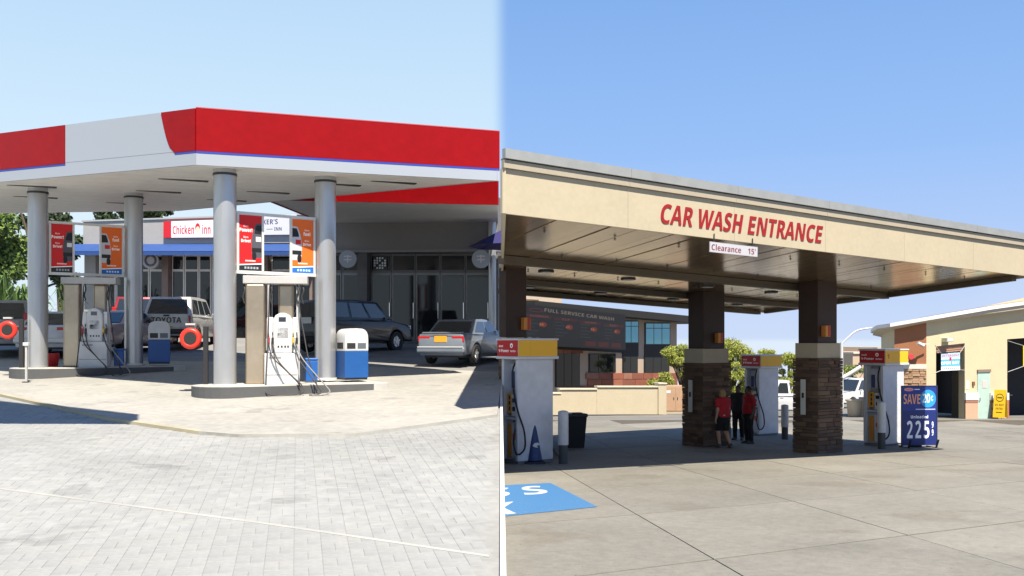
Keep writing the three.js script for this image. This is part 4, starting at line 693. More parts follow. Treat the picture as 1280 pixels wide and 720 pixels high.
// ---- right: office of the car wash, two storeys, far side
const brickTones = [[0.32, 0.10, 0.06], [0.37, 0.135, 0.08], [0.27, 0.09, 0.055], [0.35, 0.16, 0.11]].map((c) => M(c, 0.9, 0, { map: mottled }));
const blueGlass = new THREE.MeshPhysicalMaterial({ color: L3(0.05, 0.30, 0.36), roughness: 0.05, metalness: 0.5, clearcoat: 1, clearcoatRoughness: 0.02 });
const blackFrame = M([0.015, 0.015, 0.017], 0.5, 0.2), pinkish = M([0.5, 0.40, 0.33], 0.8, 0, { map: creamTex }), roofBlack = M([0.012, 0.011, 0.01], 0.7);
{
  const f = facade('wash_office', 'two-storey office with flat black roof, blue windows and red stone base', 'building', [px2x(648, 60), 60], [px2x(846, 74), 74], gr);
  f.add('wall', pinkish, 648, 846, [386, 402], [490, 490], 8, 0);
  f.add('roof', roofBlack, 644, 868, [376.5, 398], [387, 405], 10, 1.6);
  f.add('upper_block', M([0.62, 0.52, 0.42], 0.8, 0, { map: creamTex }), 652, 745, [364, 366], [385, 390], 6, -3); f.add('vent', M([0.12, 0.08, 0.05], 0.8), 672, 716, [371, 373], [377, 379], 0.1, -2.95);
  // red stone base laid in blocks
  const rows = [[434, 442], [442, 450], [450, 458], [458, 466], [466, 474], [474, 482], [482, 490]];
  rows.forEach(([a, b], r) => { for (let x = 692 - (r % 2) * 8; x < 846;) { let w = rr(9, 17); let x1 = Math.min(846, x + w); const skip = (x1 > 693 && x < 724 && a >= 441) || (x > 723 && a < 458 && r < 3 && x1 > 736) || (a < 466 && x1 > 736 && x > 720 && r < 4) || x1 - x < 2; if (!skip) f.add('stone_block', brickTones[(rnd() * 4) | 0], Math.max(690, x) + 0.25, x1 - 0.25, a + 0.3, b - 0.3, 0.14, 0.08 + rr(0, 0.03)); x = x1; } });
  const win = (x0, x1, y0, y1, cols, m, low) => { const w = f.add('window', blackFrame, x0, x1, y0, y1, 0.12, 0.06); for (let i = 0; i < cols; i++) { const a = lerp(x0 + 0.6, x1 - 0.6, i / cols), b = lerp(x0 + 0.6, x1 - 0.6, (i + 1) / cols); if (!low) f.add('pane', m, a + 0.35, b - 0.35, y0 + 1, y0 + 6.4, 0.05, 0.08, w); f.add('pane', m, a + 0.35, b - 0.35, low ? y0 + 1 : y0 + 7.2, y1 - 1, 0.05, 0.08, w); } };
  win(778, 797.5, 401, 429, 2, blueGlass); win(805.5, 837, 403.5, 431, 3, blueGlass);
  f.add('spandrel', roofBlack, 777.5, 797.5, 429, 445, 0.1, 0.05); f.add('spandrel', roofBlack, 805, 837, 431, 446, 0.1, 0.05);
  win(777.5, 796.5, 445, 467, 2, shopGlass, 1); win(804.5, 836, 446, 467.5, 3, shopGlass, 1); win(735.5, 769, 442, 465.5, 3, shopGlass, 1); win(693.5, 724, 441, 484, 3, shopGlass, 1);
  f.add('upper_band', roofBlack, 648, 778, [386.5, 398], [434, 441], 0.3, 0.12);
  // menu board fixed in front
  const mb = thing('menu_board', 'long black car wash menu board with faint red panels', 'sign', [f.base.x, f.base.y, 60]);
  const mt = canvasTex(1024, 512, (x, w, h) => {
    x.fillStyle = '#0b0a0a'; x.fillRect(0, 0, w, h); x.fillStyle = '#544d44'; x.font = 'bold 62px sans-serif'; x.save(); x.rotate(0.045); x.fillText('FULL SERVICE CAR WASH', 170, 62); x.restore();
    x.strokeStyle = '#4c1410'; x.lineWidth = 5; x.beginPath(); x.ellipse(96, 62, 62, 22, 0, 0, 7); x.stroke();
    const cols = ['ULTIMATE', 'V.I.P', 'WORKS', 'BASIC'], pr = ['28', '21', '16', '9'];
    cols.forEach((c, i) => { const X = 10 + i * 255; x.fillStyle = '#240a08'; x.fillRect(X, 116 + i * 12, 230, 40); x.fillStyle = '#4a2a22'; x.font = 'bold 36px sans-serif'; x.textAlign = 'center'; x.fillText(c, X + 115, 148 + i * 12); x.fillStyle = '#48190b'; x.beginPath(); x.ellipse(X + 150, 238 + i * 6, 36, 34, 0, 0, 7); x.fill(); x.fillStyle = '#7a4a2e'; x.font = 'bold 40px sans-serif'; x.fillText(pr[i] + '⁹⁹', X + 152, 252 + i * 6); x.textAlign = 'left'; x.fillStyle = '#1d2125'; for (let j = 0; j < 5; j++) x.fillRect(X + 10, 186 + j * 44, 60 + (j * 37 + i * 21) % 70, 9); });
    x.fillStyle = '#2e0a07'; for (let i = 0; i < 3; i++) x.fillRect(580 + i * 140, 420, 110, 66); x.fillStyle = '#3c4a54'; for (let i = 0; i < 2; i++) { x.beginPath(); x.ellipse(40 + i * 70, 430, 26, 22, 0, 0, 7); x.fill(); } });
  const g = f.geo(630, 756, [381, 394], [431, 437], 0.3, 1.75); { const uv = g.attributes.uv; for (let i = 0; i < uv.count; i++) uv.setXY(i, 0, 0); [[0, 0], [1, 0], [1, 1], [0, 0], [1, 1], [0, 1]].forEach((s, i) => uv.setXY(12 + i, ...s)); }
  obj('board', g, M(0xffffff, 0.55, 0, { map: mt }), mb);
  for (const px of [650, 735]) obj('bracket', f.geo(px, px + 2, [405, 407], [411, 413], 1.34, 1.44), darkMetal, mb);
}
{ // low garden wall and utility cabinet in front of the office
  const f = facade('garden_wall', 'low cream garden wall stepping up in front of the office', 'wall', [px2x(684, 48), 48], [px2x(832, 50), 50], gr);
  f.add('wall', cream, 684, 699, 492, 518, 0.4, 0.25); f.add('wall', cream, 699, 746, 487, 518, 0.3, 0); f.add('wall', cream, 746, 822, 484, 518, 0.3, 0.02); f.add('wall', cream, 822, 832, 480, 518, 0.5, 0.1);
  const cap = M([0.72, 0.66, 0.54], 0.7, 0, { map: creamTex }); f.add('coping', cap, 699, 746, 485.4, 487, 0.44, 0.07); f.add('coping', cap, 746, 822, 482.4, 484, 0.44, 0.09); f.add('coping', cap, 683.5, 699.5, 490.4, 492, 0.5, 0.3); f.add('coping', cap, 821.5, 832.5, 478.4, 480, 0.6, 0.15);
  const Z = 51.5, c = thing('utility_cabinet', 'tan metal utility cabinet beside the garden wall', 'cabinet', [px2x(842, Z), gr(Z), Z], 0.1); const tan = M([0.42, 0.27, 0.17], 0.6, 0, { map: grain });
  obj('plinth', bx(1.5, 0.1, 0.8), creamBlock, c); obj('body', rb(1.46, 1.4, 0.76, 0.02, 0, 0.1, 0), tan, c); for (const s of [-1, 1]) { const d = obj('door', rb(0.7, 1.28, 0.03, 0.008, s * 0.36, 0.16, 0.385), tan, c); obj('handle', bx(0.04, 0.14, 0.03, s * 0.36 + (s > 0 ? -0.26 : 0.26), 0.75, 0.405), darkMetal, d); } obj('label_plate', bx(0.26, 0.16, 0.01, -0.4, 1.1, 0.405), white, c);
}
{ // wash tunnel building on the far right
  const f = facade('wash_tunnel', 'cream car wash building with open bays and tan roof at the right edge', 'building', [px2x(1158, 44), 44], [px2x(1290, 45.6), 45.6], gr);
  const base2 = 527, top = [399, 380], wallM = M([0.68, 0.60, 0.42], 0.75, 0, { map: creamTex });
  const bs = (px) => lerp(521, 529, (px - 1158) / 132), tp = (px) => lerp(402, 384, (px - 1158) / 132);
  const W = (px0, px1, a0, a1, nm = 'wall', m = wallM, th = 0.4, off = 0, parent) => f.add(nm, m, px0, px1, a0, a1, th, off, parent);
  W(1158, 1170, [tp(1158), tp(1170)], [bs(1158), bs(1170)]); W(1170, 1206, [tp(1170), tp(1206)], [433, 429]); W(1206, 1259, [tp(1206), tp(1259)], [bs(1206), bs(1259)]); W(1259, 1300, [tp(1259), tp(1300)], [424, 421]);
  W(1158, 1300, [tp(1158) + 16, tp(1300) + 14], [tp(1158) + 16.6, tp(1300) + 14.6], 'reveal_line', M([0.5, 0.42, 0.3], 0.8), 0.1, 0.012);
  // inside of the bays
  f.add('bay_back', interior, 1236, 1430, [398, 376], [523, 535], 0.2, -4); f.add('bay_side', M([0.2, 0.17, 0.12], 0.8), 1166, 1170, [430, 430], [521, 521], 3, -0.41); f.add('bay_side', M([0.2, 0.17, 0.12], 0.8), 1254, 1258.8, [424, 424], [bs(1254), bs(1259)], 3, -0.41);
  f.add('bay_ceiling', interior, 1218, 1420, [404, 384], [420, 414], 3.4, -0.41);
  const sh = f.add('roller_door', M([0.32, 0.19, 0.13], 0.6, 0, { map: grain }), 1170, 1206, [433, 429], [442, 439], 0.2, -0.12); for (let i = 0; i < 4; i++) f.add('slat', M([0.36, 0.21, 0.15], 0.6), 1170.5, 1205.5, [433.5 + i * 2.2, 429.6 + i * 2.4], [435 + i * 2.2, 431.2 + i * 2.4], 0.03, -0.1, sh);
  // white belt course and pink dado
  for (const [a, b] of [[1206, 1221.5], [1237, 1259]]) { W(a - 0.6, b + 0.5, 491, 500, 'belt_course', M([0.82, 0.82, 0.82], 0.7, 0, { map: creamTex }), 0.12, 0.1); W(a, b, 500.3, [bs(a), bs(b)], 'dado', M([0.62, 0.42, 0.30], 0.8, 0, { map: creamTex }), 0.08, 0.05); W(a, b, 500, 503, 'dado_cap', M([0.4, 0.16, 0.11], 0.8), 0.08, 0.07); }
  W(1257.2, 1259.6, 499, bs(1259), 'corner_guard', M([0.36, 0.12, 0.08], 0.8), 0.3, 0.09);
  const dr = W(1221.6, 1237, [463.5, 463], [bs(1221), bs(1237)], 'door', M([0.42, 0.58, 0.53], 0.55, 0, { map: grain }), 0.1, -0.06 + 0.09); W(1221, 1237.6, [462, 461.5], [465.5, 465], 'door_head', M([0.2, 0.16, 0.12], 0.7), 0.1, 0.07, dr); W(1227.5, 1232.5, [476, 475.6], [485, 484.6], 'door_notice', M([0.75, 0.45, 0.45], 0.6), 0.02, 0.045, dr); W(1223, 1224.2, [497, 497], [501, 501], 'door_handle', chrome, 0.05, 0.08, dr);
  W(1215, 1217.5, 477, 482, 'switch_box', M([0.2, 0.08, 0.04], 0.6), 0.08, 0.07); W(1207.5, 1211, 476, 486.5, 'notice', M([0.8, 0.8, 0.78], 0.6), 0.02, 0.015);
  { const lg = W(1177, 1185.5, [422.5, 421.8], [427.5, 427], 'flood_light', M([0.45, 0.48, 0.42], 0.5, 0.3), 0.4, 0.35); W(1178, 1184.5, [423.5, 423], [426.5, 426], 'lens', M([0.62, 0.66, 0.6], 0.2), 0.02, 0.36, lg); }
  { const c = f.hit(1157); const g = rot(cy(0.09, 0.08, 0.3, 0, -0.15, 0, 16), 0, 0, 1.1); g.translate(c[0] - 0.35, yAt(430.5, 44), -c[1] + 0.3); const k = f.raw('camera', g, white); f.raw('bracket', bx(0.3, 0.05, 0.05, c[0] - 0.1, yAt(430.5, 44), -c[1] + 0.25), white, k); }
  // banner slung in the first bay, chains to the corners
  { const b = signFace(f, 'banner', signMat(512, 448, (x, w, h) => { x.fillStyle = '#a9c9e6'; x.fillRect(0, 0, w, h); x.fillStyle = '#5fa8dc'; x.fillRect(0, 150, w, 190); x.textAlign = 'center'; x.fillStyle = '#b22a38'; x.font = 'bold 84px sans-serif'; x.fillText('DETERGENT', w / 2, 96); x.fillStyle = '#e9f2fb'; x.fillRect(0, 130, w, 26); x.fillStyle = '#f4f8fc'; x.font = 'bold 104px sans-serif'; x.fillText('OPEN', 130, 290); x.fillText('BAY', 396, 290); x.fillStyle = '#b22a38'; x.fillRect(220, 110, 60, 90); x.fillStyle = '#eef4fa'; x.fillRect(0, 350, w, 98); x.fillStyle = '#7c8794'; for (let i = 0; i < 9; i++) x.fillRect(16 + i * 55, 384, 40, 30); }), 1176.5, 1200, [442, 440.5], [463.5, 462.5], 0.015, 0.0, null, 'pale blue banner hung in the bay');
    const cc = (px, py) => { const q = f.hit(px); return V(q[0], yAt(py, q[1]), q[1]); };
    f.raw('chain', [tube([cc(1168.5, 431), cc(1176.7, 442)], 0.018, 4, 5), tube([cc(1206.5, 431), cc(1200, 441)], 0.018, 4, 5), tube([cc(1169, 466), cc(1176.7, 463)], 0.018, 4, 5), tube([cc(1206, 463), cc(1200, 462)], 0.018, 4, 5)], M([0.5, 0.5, 0.5], 0.4, 0.6), b); 
    const y2 = signFace(f, 'banner', signMat(128, 256, (x, w, h) => { x.fillStyle = '#d9c33a'; x.fillRect(0, 0, w, h); x.fillStyle = '#3a3a20'; for (let i = 0; i < 5; i++) x.fillRect(14, 30 + i * 44, 100, 16); }), 1279, 1296, [432, 431], [458, 458], 0.015, 0.0, null, 'yellow banner in the second bay');
    f.raw('chain', [tube([cc(1259.5, 465), cc(1279, 458)], 0.016, 4, 5), tube([cc(1259.5, 426), cc(1279, 432)], 0.016, 4, 5)], M([0.5, 0.5, 0.5], 0.4, 0.6), y2);
    for (const px of [1266, 1270, 1274, 1278]) f.add('barrier_bar', M([0.25, 0.25, 0.24], 0.5, 0.4), px, px + 0.5, [496, 496], [524, 524], 0.03, -1.2); f.add('barrier_bar', M([0.25, 0.25, 0.24], 0.5, 0.4), 1266, 1290, [495, 495], [496.4, 496.4], 0.03, -1.2); }
  // round left end with terracotta wall, stone base and curved eave
  const terracotta = M([0.40, 0.17, 0.085], 0.8, 0, { map: creamTex });
  const e0 = f.hit(1158), path = [[px2x(1118, 44.4), 44.4], [px2x(1110, 45.2), 45.2], [px2x(1104, 46.6), 46.6], [px2x(1101.5, 48.6), 48.6]];
  const L2 = [px2x(1118, 44.4), 44.4];
  const y0 = gr(44) - 0.3, wy = (py) => yAt(py, 44.2);
  f.raw('end_wall', strip(L2, e0, wy(457), wy(408), wy(457), wy(401), 0.3), terracotta); f.raw('end_band', strip(L2, e0, wy(461), wy(455), wy(461), wy(455), 0.3, 0.05), M([0.8, 0.78, 0.74], 0.7, 0, { map: creamTex }));
  for (let r = 0, py = 461.3; py < 524; r++) { const h = rr(2.6, 4); for (let a = 0; a < 1;) { const b = Math.min(1, a + rr(0.14, 0.34)); f.raw('stone_block', strip(along(L2, e0, a + 0.006), along(L2, e0, b - 0.006), wy(Math.min(524, py + h) - 0.3), wy(py), wy(Math.min(524, py + h) - 0.3), wy(py), 0.25, rr(0, 0.07)), [...Array(4)].map((_, i) => [M([0.44, 0.27, 0.17], 0.9, 0, { map: mottled }), M([0.52, 0.34, 0.22], 0.9, 0, { map: mottled })])[0][(rnd() * 2) | 0]); a = b; } py += h; }
  for (let i = 0; i < 3; i++) { const [p, q] = [path[i], path[i + 1]]; f.raw('round_wall', strip(q, p, y0, wy(410), y0, wy(410), 0.3), wallM); }
  f.raw('alarm', rot(cy(0.14, 0.12, 0.1, 0, 0, 0, 16), Math.PI / 2).translate(px2x(1137.5, 44), wy(446), -43.95), M([0.5, 0.04, 0.05], 0.5));
  // eave: a deep band following front and round end, and the tan roof above
  const offs = (p, n, d) => [p[0] + n[0] * d, p[1] + n[1] * d];
  const ev = [f.hit(1305), f.hit(1230), e0, L2, ...path.slice(1)], out = ev.map((p, i) => { const a = ev[Math.max(0, i - 1)], b = ev[Math.min(ev.length - 1, i + 1)], dx = b[0] - a[0], dz = b[1] - a[1], l = Math.hypot(dx, dz); return offs(p, [dz / l, -dx / l].map((v) => -v * -1), 0); });
  const nrm = ev.map((p, i) => { const a = ev[Math.max(0, i - 1)], b = ev[Math.min(ev.length - 1, i + 1)], dx = b[0] - a[0], dz = b[1] - a[1], l = Math.hypot(dx, dz); return [dz / l, -dx / l].map((v) => v * (dz * -1 > 0 || true ? 1 : 1)); });
  const sgn = (nrm[0][0] * -1 + nrm[0][1] * -0.3) > 0 ? 1 : -1;
  const eavY = (i) => { const px = [1305, 1230, 1158, 1118, 1110, 1104, 1101][i], Z = ev[i][1]; return [yAt([374, 384.5, 397, 406, 408, 411, 414][i], Z), yAt([385, 395, 404, 412, 415, 418, 422][i], Z)]; };
  for (let i = 0; i + 1 < ev.length; i++) { const A = offs(ev[i], nrm[i], sgn * 0.4), B = offs(ev[i + 1], nrm[i + 1], sgn * 0.4), A2 = offs(ev[i], nrm[i], -sgn * 0.1), B2 = offs(ev[i + 1], nrm[i + 1], -sgn * 0.1), [ta, ba] = eavY(i), [tb, bb] = eavY(i + 1); const v = (p, y) => V(p[0], y, p[1]);
    f.raw('eave', hexa([v(B, bb + 0.12), v(A, ba + 0.12), v(A2, ba), v(B2, bb)], [v(B, tb), v(A, ta), v(A2, ta), v(B2, tb)]), M([0.66, 0.6, 0.52], 0.7, 0, { map: creamTex }));
    f.raw('gutter', hexa([v(offs(B, nrm[i + 1], sgn * 0.1), tb - 0.1), v(offs(A, nrm[i], sgn * 0.1), ta - 0.1), v(A, ta - 0.1), v(B, tb - 0.1)], [v(offs(B, nrm[i + 1], sgn * 0.1), tb + 0.06), v(offs(A, nrm[i], sgn * 0.1), ta + 0.06), v(A, ta + 0.06), v(B, tb + 0.06)]), M([0.78, 0.76, 0.74], 0.6, 0, { map: grain })); }
  const apex = [V(31, yAt(357, 45), 51), V(31, yAt(357, 45), 58)], rp = ev.map((p, i) => V(...(() => { const o = offs(p, nrm[i], sgn * 0.3); return [o[0], eavY(i)[0] + 0.07, o[1]]; })()));
  const polys = []; for (let i = 0; i + 1 < rp.length; i++) polys.push([rp[i], rp[i + 1], apex[0]]); polys.push([rp[rp.length - 1], apex[1], apex[0]]);
  f.raw('roof', quadsGeo(polys), M([0.62, 0.46, 0.27], 0.85, 0, { map: creamTex, side: THREE.DoubleSide }));
  // yellow board leaning by the door and a rack
  const cq = f.hit(1261), Zs = cq[1] - 0.7, t = thing('caution_board', 'yellow sandwich board leaning beside the green door', 'sign', [cq[0] - 0.75, gr(Zs) + 0.0, Zs], -0.75);
  const cb = canvasTex(128, 256, (x, w, h) => { x.fillStyle = '#d8ae12'; x.fillRect(0, 0, w, h); x.strokeStyle = '#2a2410'; x.lineWidth = 7; x.beginPath(); x.ellipse(64, 74, 40, 34, 0, 0, 7); x.stroke(); x.fillStyle = '#2a2410'; x.fillRect(36, 68, 56, 12); x.font = 'bold 26px sans-serif'; x.textAlign = 'center'; x.fillText('DO NOT', 64, 150); x.fillText('ENTER', 64, 184); x.fillRect(30, 205, 68, 8); });
  for (const s of [-1, 1]) { const g = new THREE.BoxGeometry(0.5, 1.3, 0.03); g.translate(0, 0.675, 0); g.rotateX(-0.2 * s); g.translate(0, 0.02, 0.28 * s); obj('board', g, M(0xffffff, 0.5, 0, { map: cb }), t); }
  const cq2 = f.hit(1252), t2 = thing('wire_rack', 'small grey rack at the foot of the cream wall between the bays', 'rack', [cq2[0] - 0.35, gr(cq2[1]), cq2[1] - 0.3], -0.9);
  obj('frame', [bx(0.03, 0.9, 0.03, -0.24, 0, 0.12), bx(0.03, 0.9, 0.03, 0.24, 0, 0.12), bx(0.03, 0.9, 0.03, -0.24, 0, -0.12), bx(0.03, 0.9, 0.03, 0.24, 0, -0.12)], darkMetal, t2); for (const y of [0.1, 0.45, 0.84]) { const sH = obj('shelf', bx(0.5, 0.03, 0.27, 0, y, 0), darkMetal, t2); if (y < 0.8) obj('carton', bx(0.38, 0.24, 0.2, 0, y + 0.03, 0), M([0.4, 0.38, 0.35], 0.8), sH); }
}
{ // far beige block, street lamp, planter
  const f = facade('far_building', 'plain beige flat-roofed building far behind the pump numbered 1', 'building', [px2x(1066, 110), 110], [px2x(1125, 112), 112], gr);
  const bg = M([0.55, 0.44, 0.34], 0.85, 0, { map: creamTex }); f.add('wall', bg, 1066, 1125, [441, 440], [503, 503], 10); f.add('wall', bg, 1094, 1125, [434, 434], [470, 470], 8, 0.4); f.add('cornice', M([0.62, 0.52, 0.42], 0.8), 1065.5, 1094, [440, 440], [442, 442], 10, 0.2);
  for (const [a, b] of [[1062, 1071], [1076, 1085]]) { const w = f.add('window', blackFrame, a + 6, b + 6, 456, 465, 0.2, 0.1); f.add('pane', shopGlass, a + 6.6, b + 5.4, 456.8, 464.2, 0.1, 0.15, w); }
  const Z = 62, t = thing('street_lamp', 'white street lamp with a long curved arm behind the stone column', 'street lamp', [px2x(1052, Z), gr(Z), Z]);
  const y = (py) => yAt(py, Z) - gr(Z), x = (px) => px2x(px, Z) - px2x(1052, Z);
  obj('pole', cy(0.13, 0.09, y(428), 0, 0, 0, 14), white, t); obj('arm', tube([[0, y(430), 0], [x(1060), y(422), 0], [x(1070), y(414), 0], [x(1084), y(410.5), 0], [x(1097), y(410), 0]], 0.055, 24, 8), white, t); obj('lamp_head', rb(0.7, 0.14, 0.3, 0.05, x(1100), y(411.5), 0), white, t); obj('lower_arm', tube([[0, y(473), 0], [x(1064), y(466), 0], [x(1076), y(458.5), 0]], 0.13, 8, 8), white, t);
  const Zp = 47, p = thing('planter', 'pale round stone planter behind the pump numbered 1', 'planter', [px2x(1068, Zp), gr(Zp), Zp]);
  obj('bowl', new THREE.LatheGeometry([[0, 0], [0.31, 0], [0.37, 0.74], [0.43, 0.76], [0.43, 0.84], [0.36, 0.84], [0.33, 0.7], [0, 0.7]].map((q) => new THREE.Vector2(...q)), 28), M([0.6, 0.53, 0.44], 0.85, 0, { map: mottled }), p); obj('soil', cy(0.33, 0.33, 0.03, 0, 0.69, 0, 20), M([0.06, 0.045, 0.03], 0.95), p);
  const c2 = thing('sand_urn', 'narrow tan urn right of the stone planter', 'urn', [px2x(1079, 48), gr(48), 48]); obj('body', cy(0.17, 0.2, 0.85, 0, 0, 0, 20), M([0.6, 0.38, 0.26], 0.8), c2); obj('rim', cy(0.22, 0.22, 0.07, 0, 0.85, 0, 20), M([0.5, 0.3, 0.2], 0.8), c2);
}

// ---------------------------------------------------------------- cars
const tyreG = (() => { const p = [[0.17, -0.09], [0.27, -0.1], [0.3, -0.085], [0.31, -0.05], [0.31, 0.05], [0.3, 0.085], [0.27, 0.1], [0.17, 0.09]].map((q) => new THREE.Vector2(...q)); const g = new THREE.LatheGeometry(p, 28); g.rotateZ(Math.PI / 2); return g; })();
const rimG = (() => { const gs = [rot(cy(0.19, 0.19, 0.13, 0, -0.065, 0, 24), 0, 0, Math.PI / 2)]; for (let i = 0; i < 5; i++) { const s = bx(0.02, 0.14, 0.05, 0, 0.04, 0); s.rotateX(i / 5 * Math.PI * 2); const a = s.clone().translate(0.072, 0, 0), b = s.translate(-0.072, 0, 0); gs.push(a, b); } gs.push(rot(cy(0.05, 0.05, 0.17, 0, -0.085, 0, 12), 0, 0, Math.PI / 2)); return merge(gs); })();
const rimM = M([0.42, 0.43, 0.44], 0.35, 0.8), lampRed = M([0.42, 0.012, 0.012], 0.25), trimDark = M([0.03, 0.03, 0.032], 0.55);
const lensClear = M([0.7, 0.7, 0.7], 0.15);
function car(o, name, label, category, p, turn, group) {
  const t = thing(name, label, category, p, turn, group);
  const { L, W, top, yb, yt, rbS, rtS, ftS, fbS, wheels, clear = 0.24, wr = 1, paint } = o;
  const R = 0.31 * wr + 0.05, pts = [...top];                                 // top: outline from rear bumper to front, [s, y]
  pts.push([L - 0.03, clear + 0.06]);
  for (const c of [...wheels].reverse()) { for (let i = 0; i <= 10; i++) { const a = Math.PI * i / 10; const y = 0.31 * wr + R * Math.sin(a); pts.push([c + R * Math.cos(a), Math.max(clear, y)]); } }
  pts.push([0.04, clear + 0.04]);
  const g = extr(pts.map(([s, y]) => [s, y]), W, 0.05); const q = g.attributes.position;
  for (let i = 0; i < q.count; i++) { const s = q.getX(i), y = q.getY(i), x = q.getZ(i) - W / 2; const e = Math.pow(Math.abs(2 * s / L - 1), 5); const k = (1 - 0.1 * e) * (1 - 0.05 * sstep(0.55, 1.1, y) - 0.05 * sstep(0.5, 0.2, y)); q.setXYZ(i, x * k, y, L / 2 - s); }
  g.computeVertexNormals(); const body = obj('body', uvm(toCreasedNormals(g, 0.7)), paint, t);
  // cabin
  const wb = W * 0.45, wt = W * 0.385; const hw = (y) => lerp(wb, wt, (y - yb) / (yt - yb));
  const cg = extr([[rbS, yb - 0.06], [rtS, yt - 0.02], [rtS + 0.12, yt], [(rtS + ftS) / 2, yt + 0.02], [ftS - 0.14, yt], [ftS, yt - 0.03], [fbS, yb - 0.06]], wb * 2, 0.03); const c = cg.attributes.position;
  for (let i = 0; i < c.count; i++) { const y = c.getY(i), x = c.getZ(i) - wb; c.setXYZ(i, x / wb * hw(y), y, L / 2 - c.getX(i)); }
  cg.computeVertexNormals(); const cab = obj('cabin', uvm(toCreasedNormals(cg, 0.6)), paint, t);
  const pane = (name, c4, ins, parent = cab) => { const bl = (u, v) => c4[0].clone().lerp(c4[1], u).lerp(c4[3].clone().lerp(c4[2], u), v); const f = [bl(ins[0], ins[2]), bl(ins[1], ins[2]), bl(ins[1], ins[3]), bl(ins[0], ins[3])]; const n = f[1].clone().sub(f[0]).cross(f[3].clone().sub(f[0])).normalize(); const a = f.map((v) => v.clone().addScaledVector(n, 0.012)), b = f.map((v) => v.clone().addScaledVector(n, -0.01)); return obj(name, quadsGeo([a, ...[0, 1, 2, 3].map((i) => { const j = (i + 1) % 4; return [b[i], b[j], a[j], a[i]]; })]), glassDark, parent); };
  const P = (x, y, s) => new THREE.Vector3(x, y, L / 2 - s), y1 = yt - 0.03;
  pane('rear_window', [P(-wb, yb, rbS), P(wb, yb, rbS), P(wt, y1, rtS), P(-wt, y1, rtS)], [0.07, 0.93, 0.1, 0.9]);
  pane('windscreen', [P(wb, yb, fbS), P(-wb, yb, fbS), P(-wt, y1, ftS), P(wt, y1, ftS)], [0.06, 0.94, 0.08, 0.92]);
  for (const sd of [1, -1]) { const c4 = sd > 0 ? [P(wb, yb, rbS), P(wb, yb, fbS), P(wt, y1, ftS), P(wt, y1, rtS)] : [P(-wb, yb, fbS), P(-wb, yb, rbS), P(-wt, y1, rtS), P(-wt, y1, ftS)]; for (const [a, b] of (o.sidePanes || [[0.1, 0.48], [0.52, 0.9]])) pane('side_window', c4, sd > 0 ? [a, b, 0.12, 0.9] : [1 - b, 1 - a, 0.12, 0.9]); }
  // wheels
  for (const s of wheels) for (const sd of [-1, 1]) { const w = obj('wheel', tyreG, rubber, t); w.scale.setScalar(wr); w.position.set(sd * (W / 2 - 0.11), 0.31 * wr, L / 2 - s); obj('rim', rimG, rimM, w); }
  // rear: lights, plate, bumper strip; front: lights
  const ry = o.lightY ?? 0.72, rs = L / 2, inset = 0.055;
  for (const sd of [-1, 1]) { const l = obj('tail_light', rb(o.lightW ?? 0.34, o.lightH ?? 0.17, 0.06, 0.015, sd * (W * 0.45 - (o.lightW ?? 0.34) / 2), ry, rs - inset + 0.02), lampRed, t); obj('headlight', rb(0.32, 0.15, 0.06, 0.02, sd * (W * 0.34), o.headY ?? 0.62, -rs + 0.03), lensClear, t); }
  if (o.plate) { const b = obj('number_plate', rb(0.42, 0.2, 0.02, 0.008, o.plateX ?? 0, o.plateY ?? ry - 0.01, rs + 0.0), M(o.plate, 0.45), t); obj('plate_frame', bx(0.46, 0.012, 0.022, o.plateX ?? 0, (o.plateY ?? ry) + 0.2, rs), trimDark, b); }
  obj('rear_bumper', rb(W * 0.94, 0.17, 0.14, 0.05, 0, o.bumpY ?? 0.4, rs - 0.02), o.bumper ?? paint, t); if (o.bumpTrim) obj('bumper_strip', rb(W * 0.9, 0.045, 0.04, 0.012, 0, (o.bumpY ?? 0.4) + 0.15, rs + 0.04), o.bumpTrim, t); obj('front_bumper', rb(W * 0.92, 0.2, 0.14, 0.05, 0, 0.36, -rs + 0.03), o.bumper ?? paint, t);
  for (const sd of [-1, 1]) { const m = obj('wing_mirror', rb(0.18, 0.12, 0.1, 0.03, sd * (wb + 0.13), yb + 0.02, rs - fbS + 0.35), o.mirror ?? paint, t); obj('mirror_glass', bx(0.14, 0.08, 0.01, sd * (wb + 0.13), yb + 0.04, rs - fbS + 0.402), chrome, m); for (const hs of o.handles || [1.75, 2.7]) obj('door_handle', bx(0.02, 0.03, 0.16, sd * (W * 0.474), yb - 0.14, rs - hs), o.mirror ?? paint, t); }
  obj('underbody', bx(W * 0.8, 0.14, L * 0.86, 0, clear - 0.03, 0), trimDark, t);
  return t;
}
const sedanTop = [[0.0, 0.5], [0.0, 0.78], [0.05, 0.93], [0.3, 0.965], [0.85, 0.985], [2.2, 0.95], [3.2, 0.93], [4.05, 0.77], [4.28, 0.66], [4.32, 0.5]];
const sedan = (paint, x = {}) => ({ L: 4.34, W: 1.7, top: sedanTop, yb: 0.95, yt: 1.4, rbS: 0.62, rtS: 1.2, ftS: 2.35, fbS: 3.15, wheels: [0.92, 3.45], paint, ...x });
const suv = (paint, x = {}) => ({ L: 4.5, W: 1.78, top: [[0, 0.55], [0.0, 0.95], [0.06, 1.1], [2.2, 1.1], [3.3, 1.06], [4.25, 0.95], [4.45, 0.8], [4.48, 0.55]], yb: 1.08, yt: 1.72, rbS: 0.1, rtS: 0.38, ftS: 2.7, fbS: 3.4, wheels: [0.9, 3.55], wr: 1.15, clear: 0.32, lightY: 0.95, lightW: 0.16, lightH: 0.36, bumpY: 0.5, headY: 0.78, sidePanes: [[0.06, 0.32], [0.36, 0.62], [0.66, 0.92]], paint, ...x });
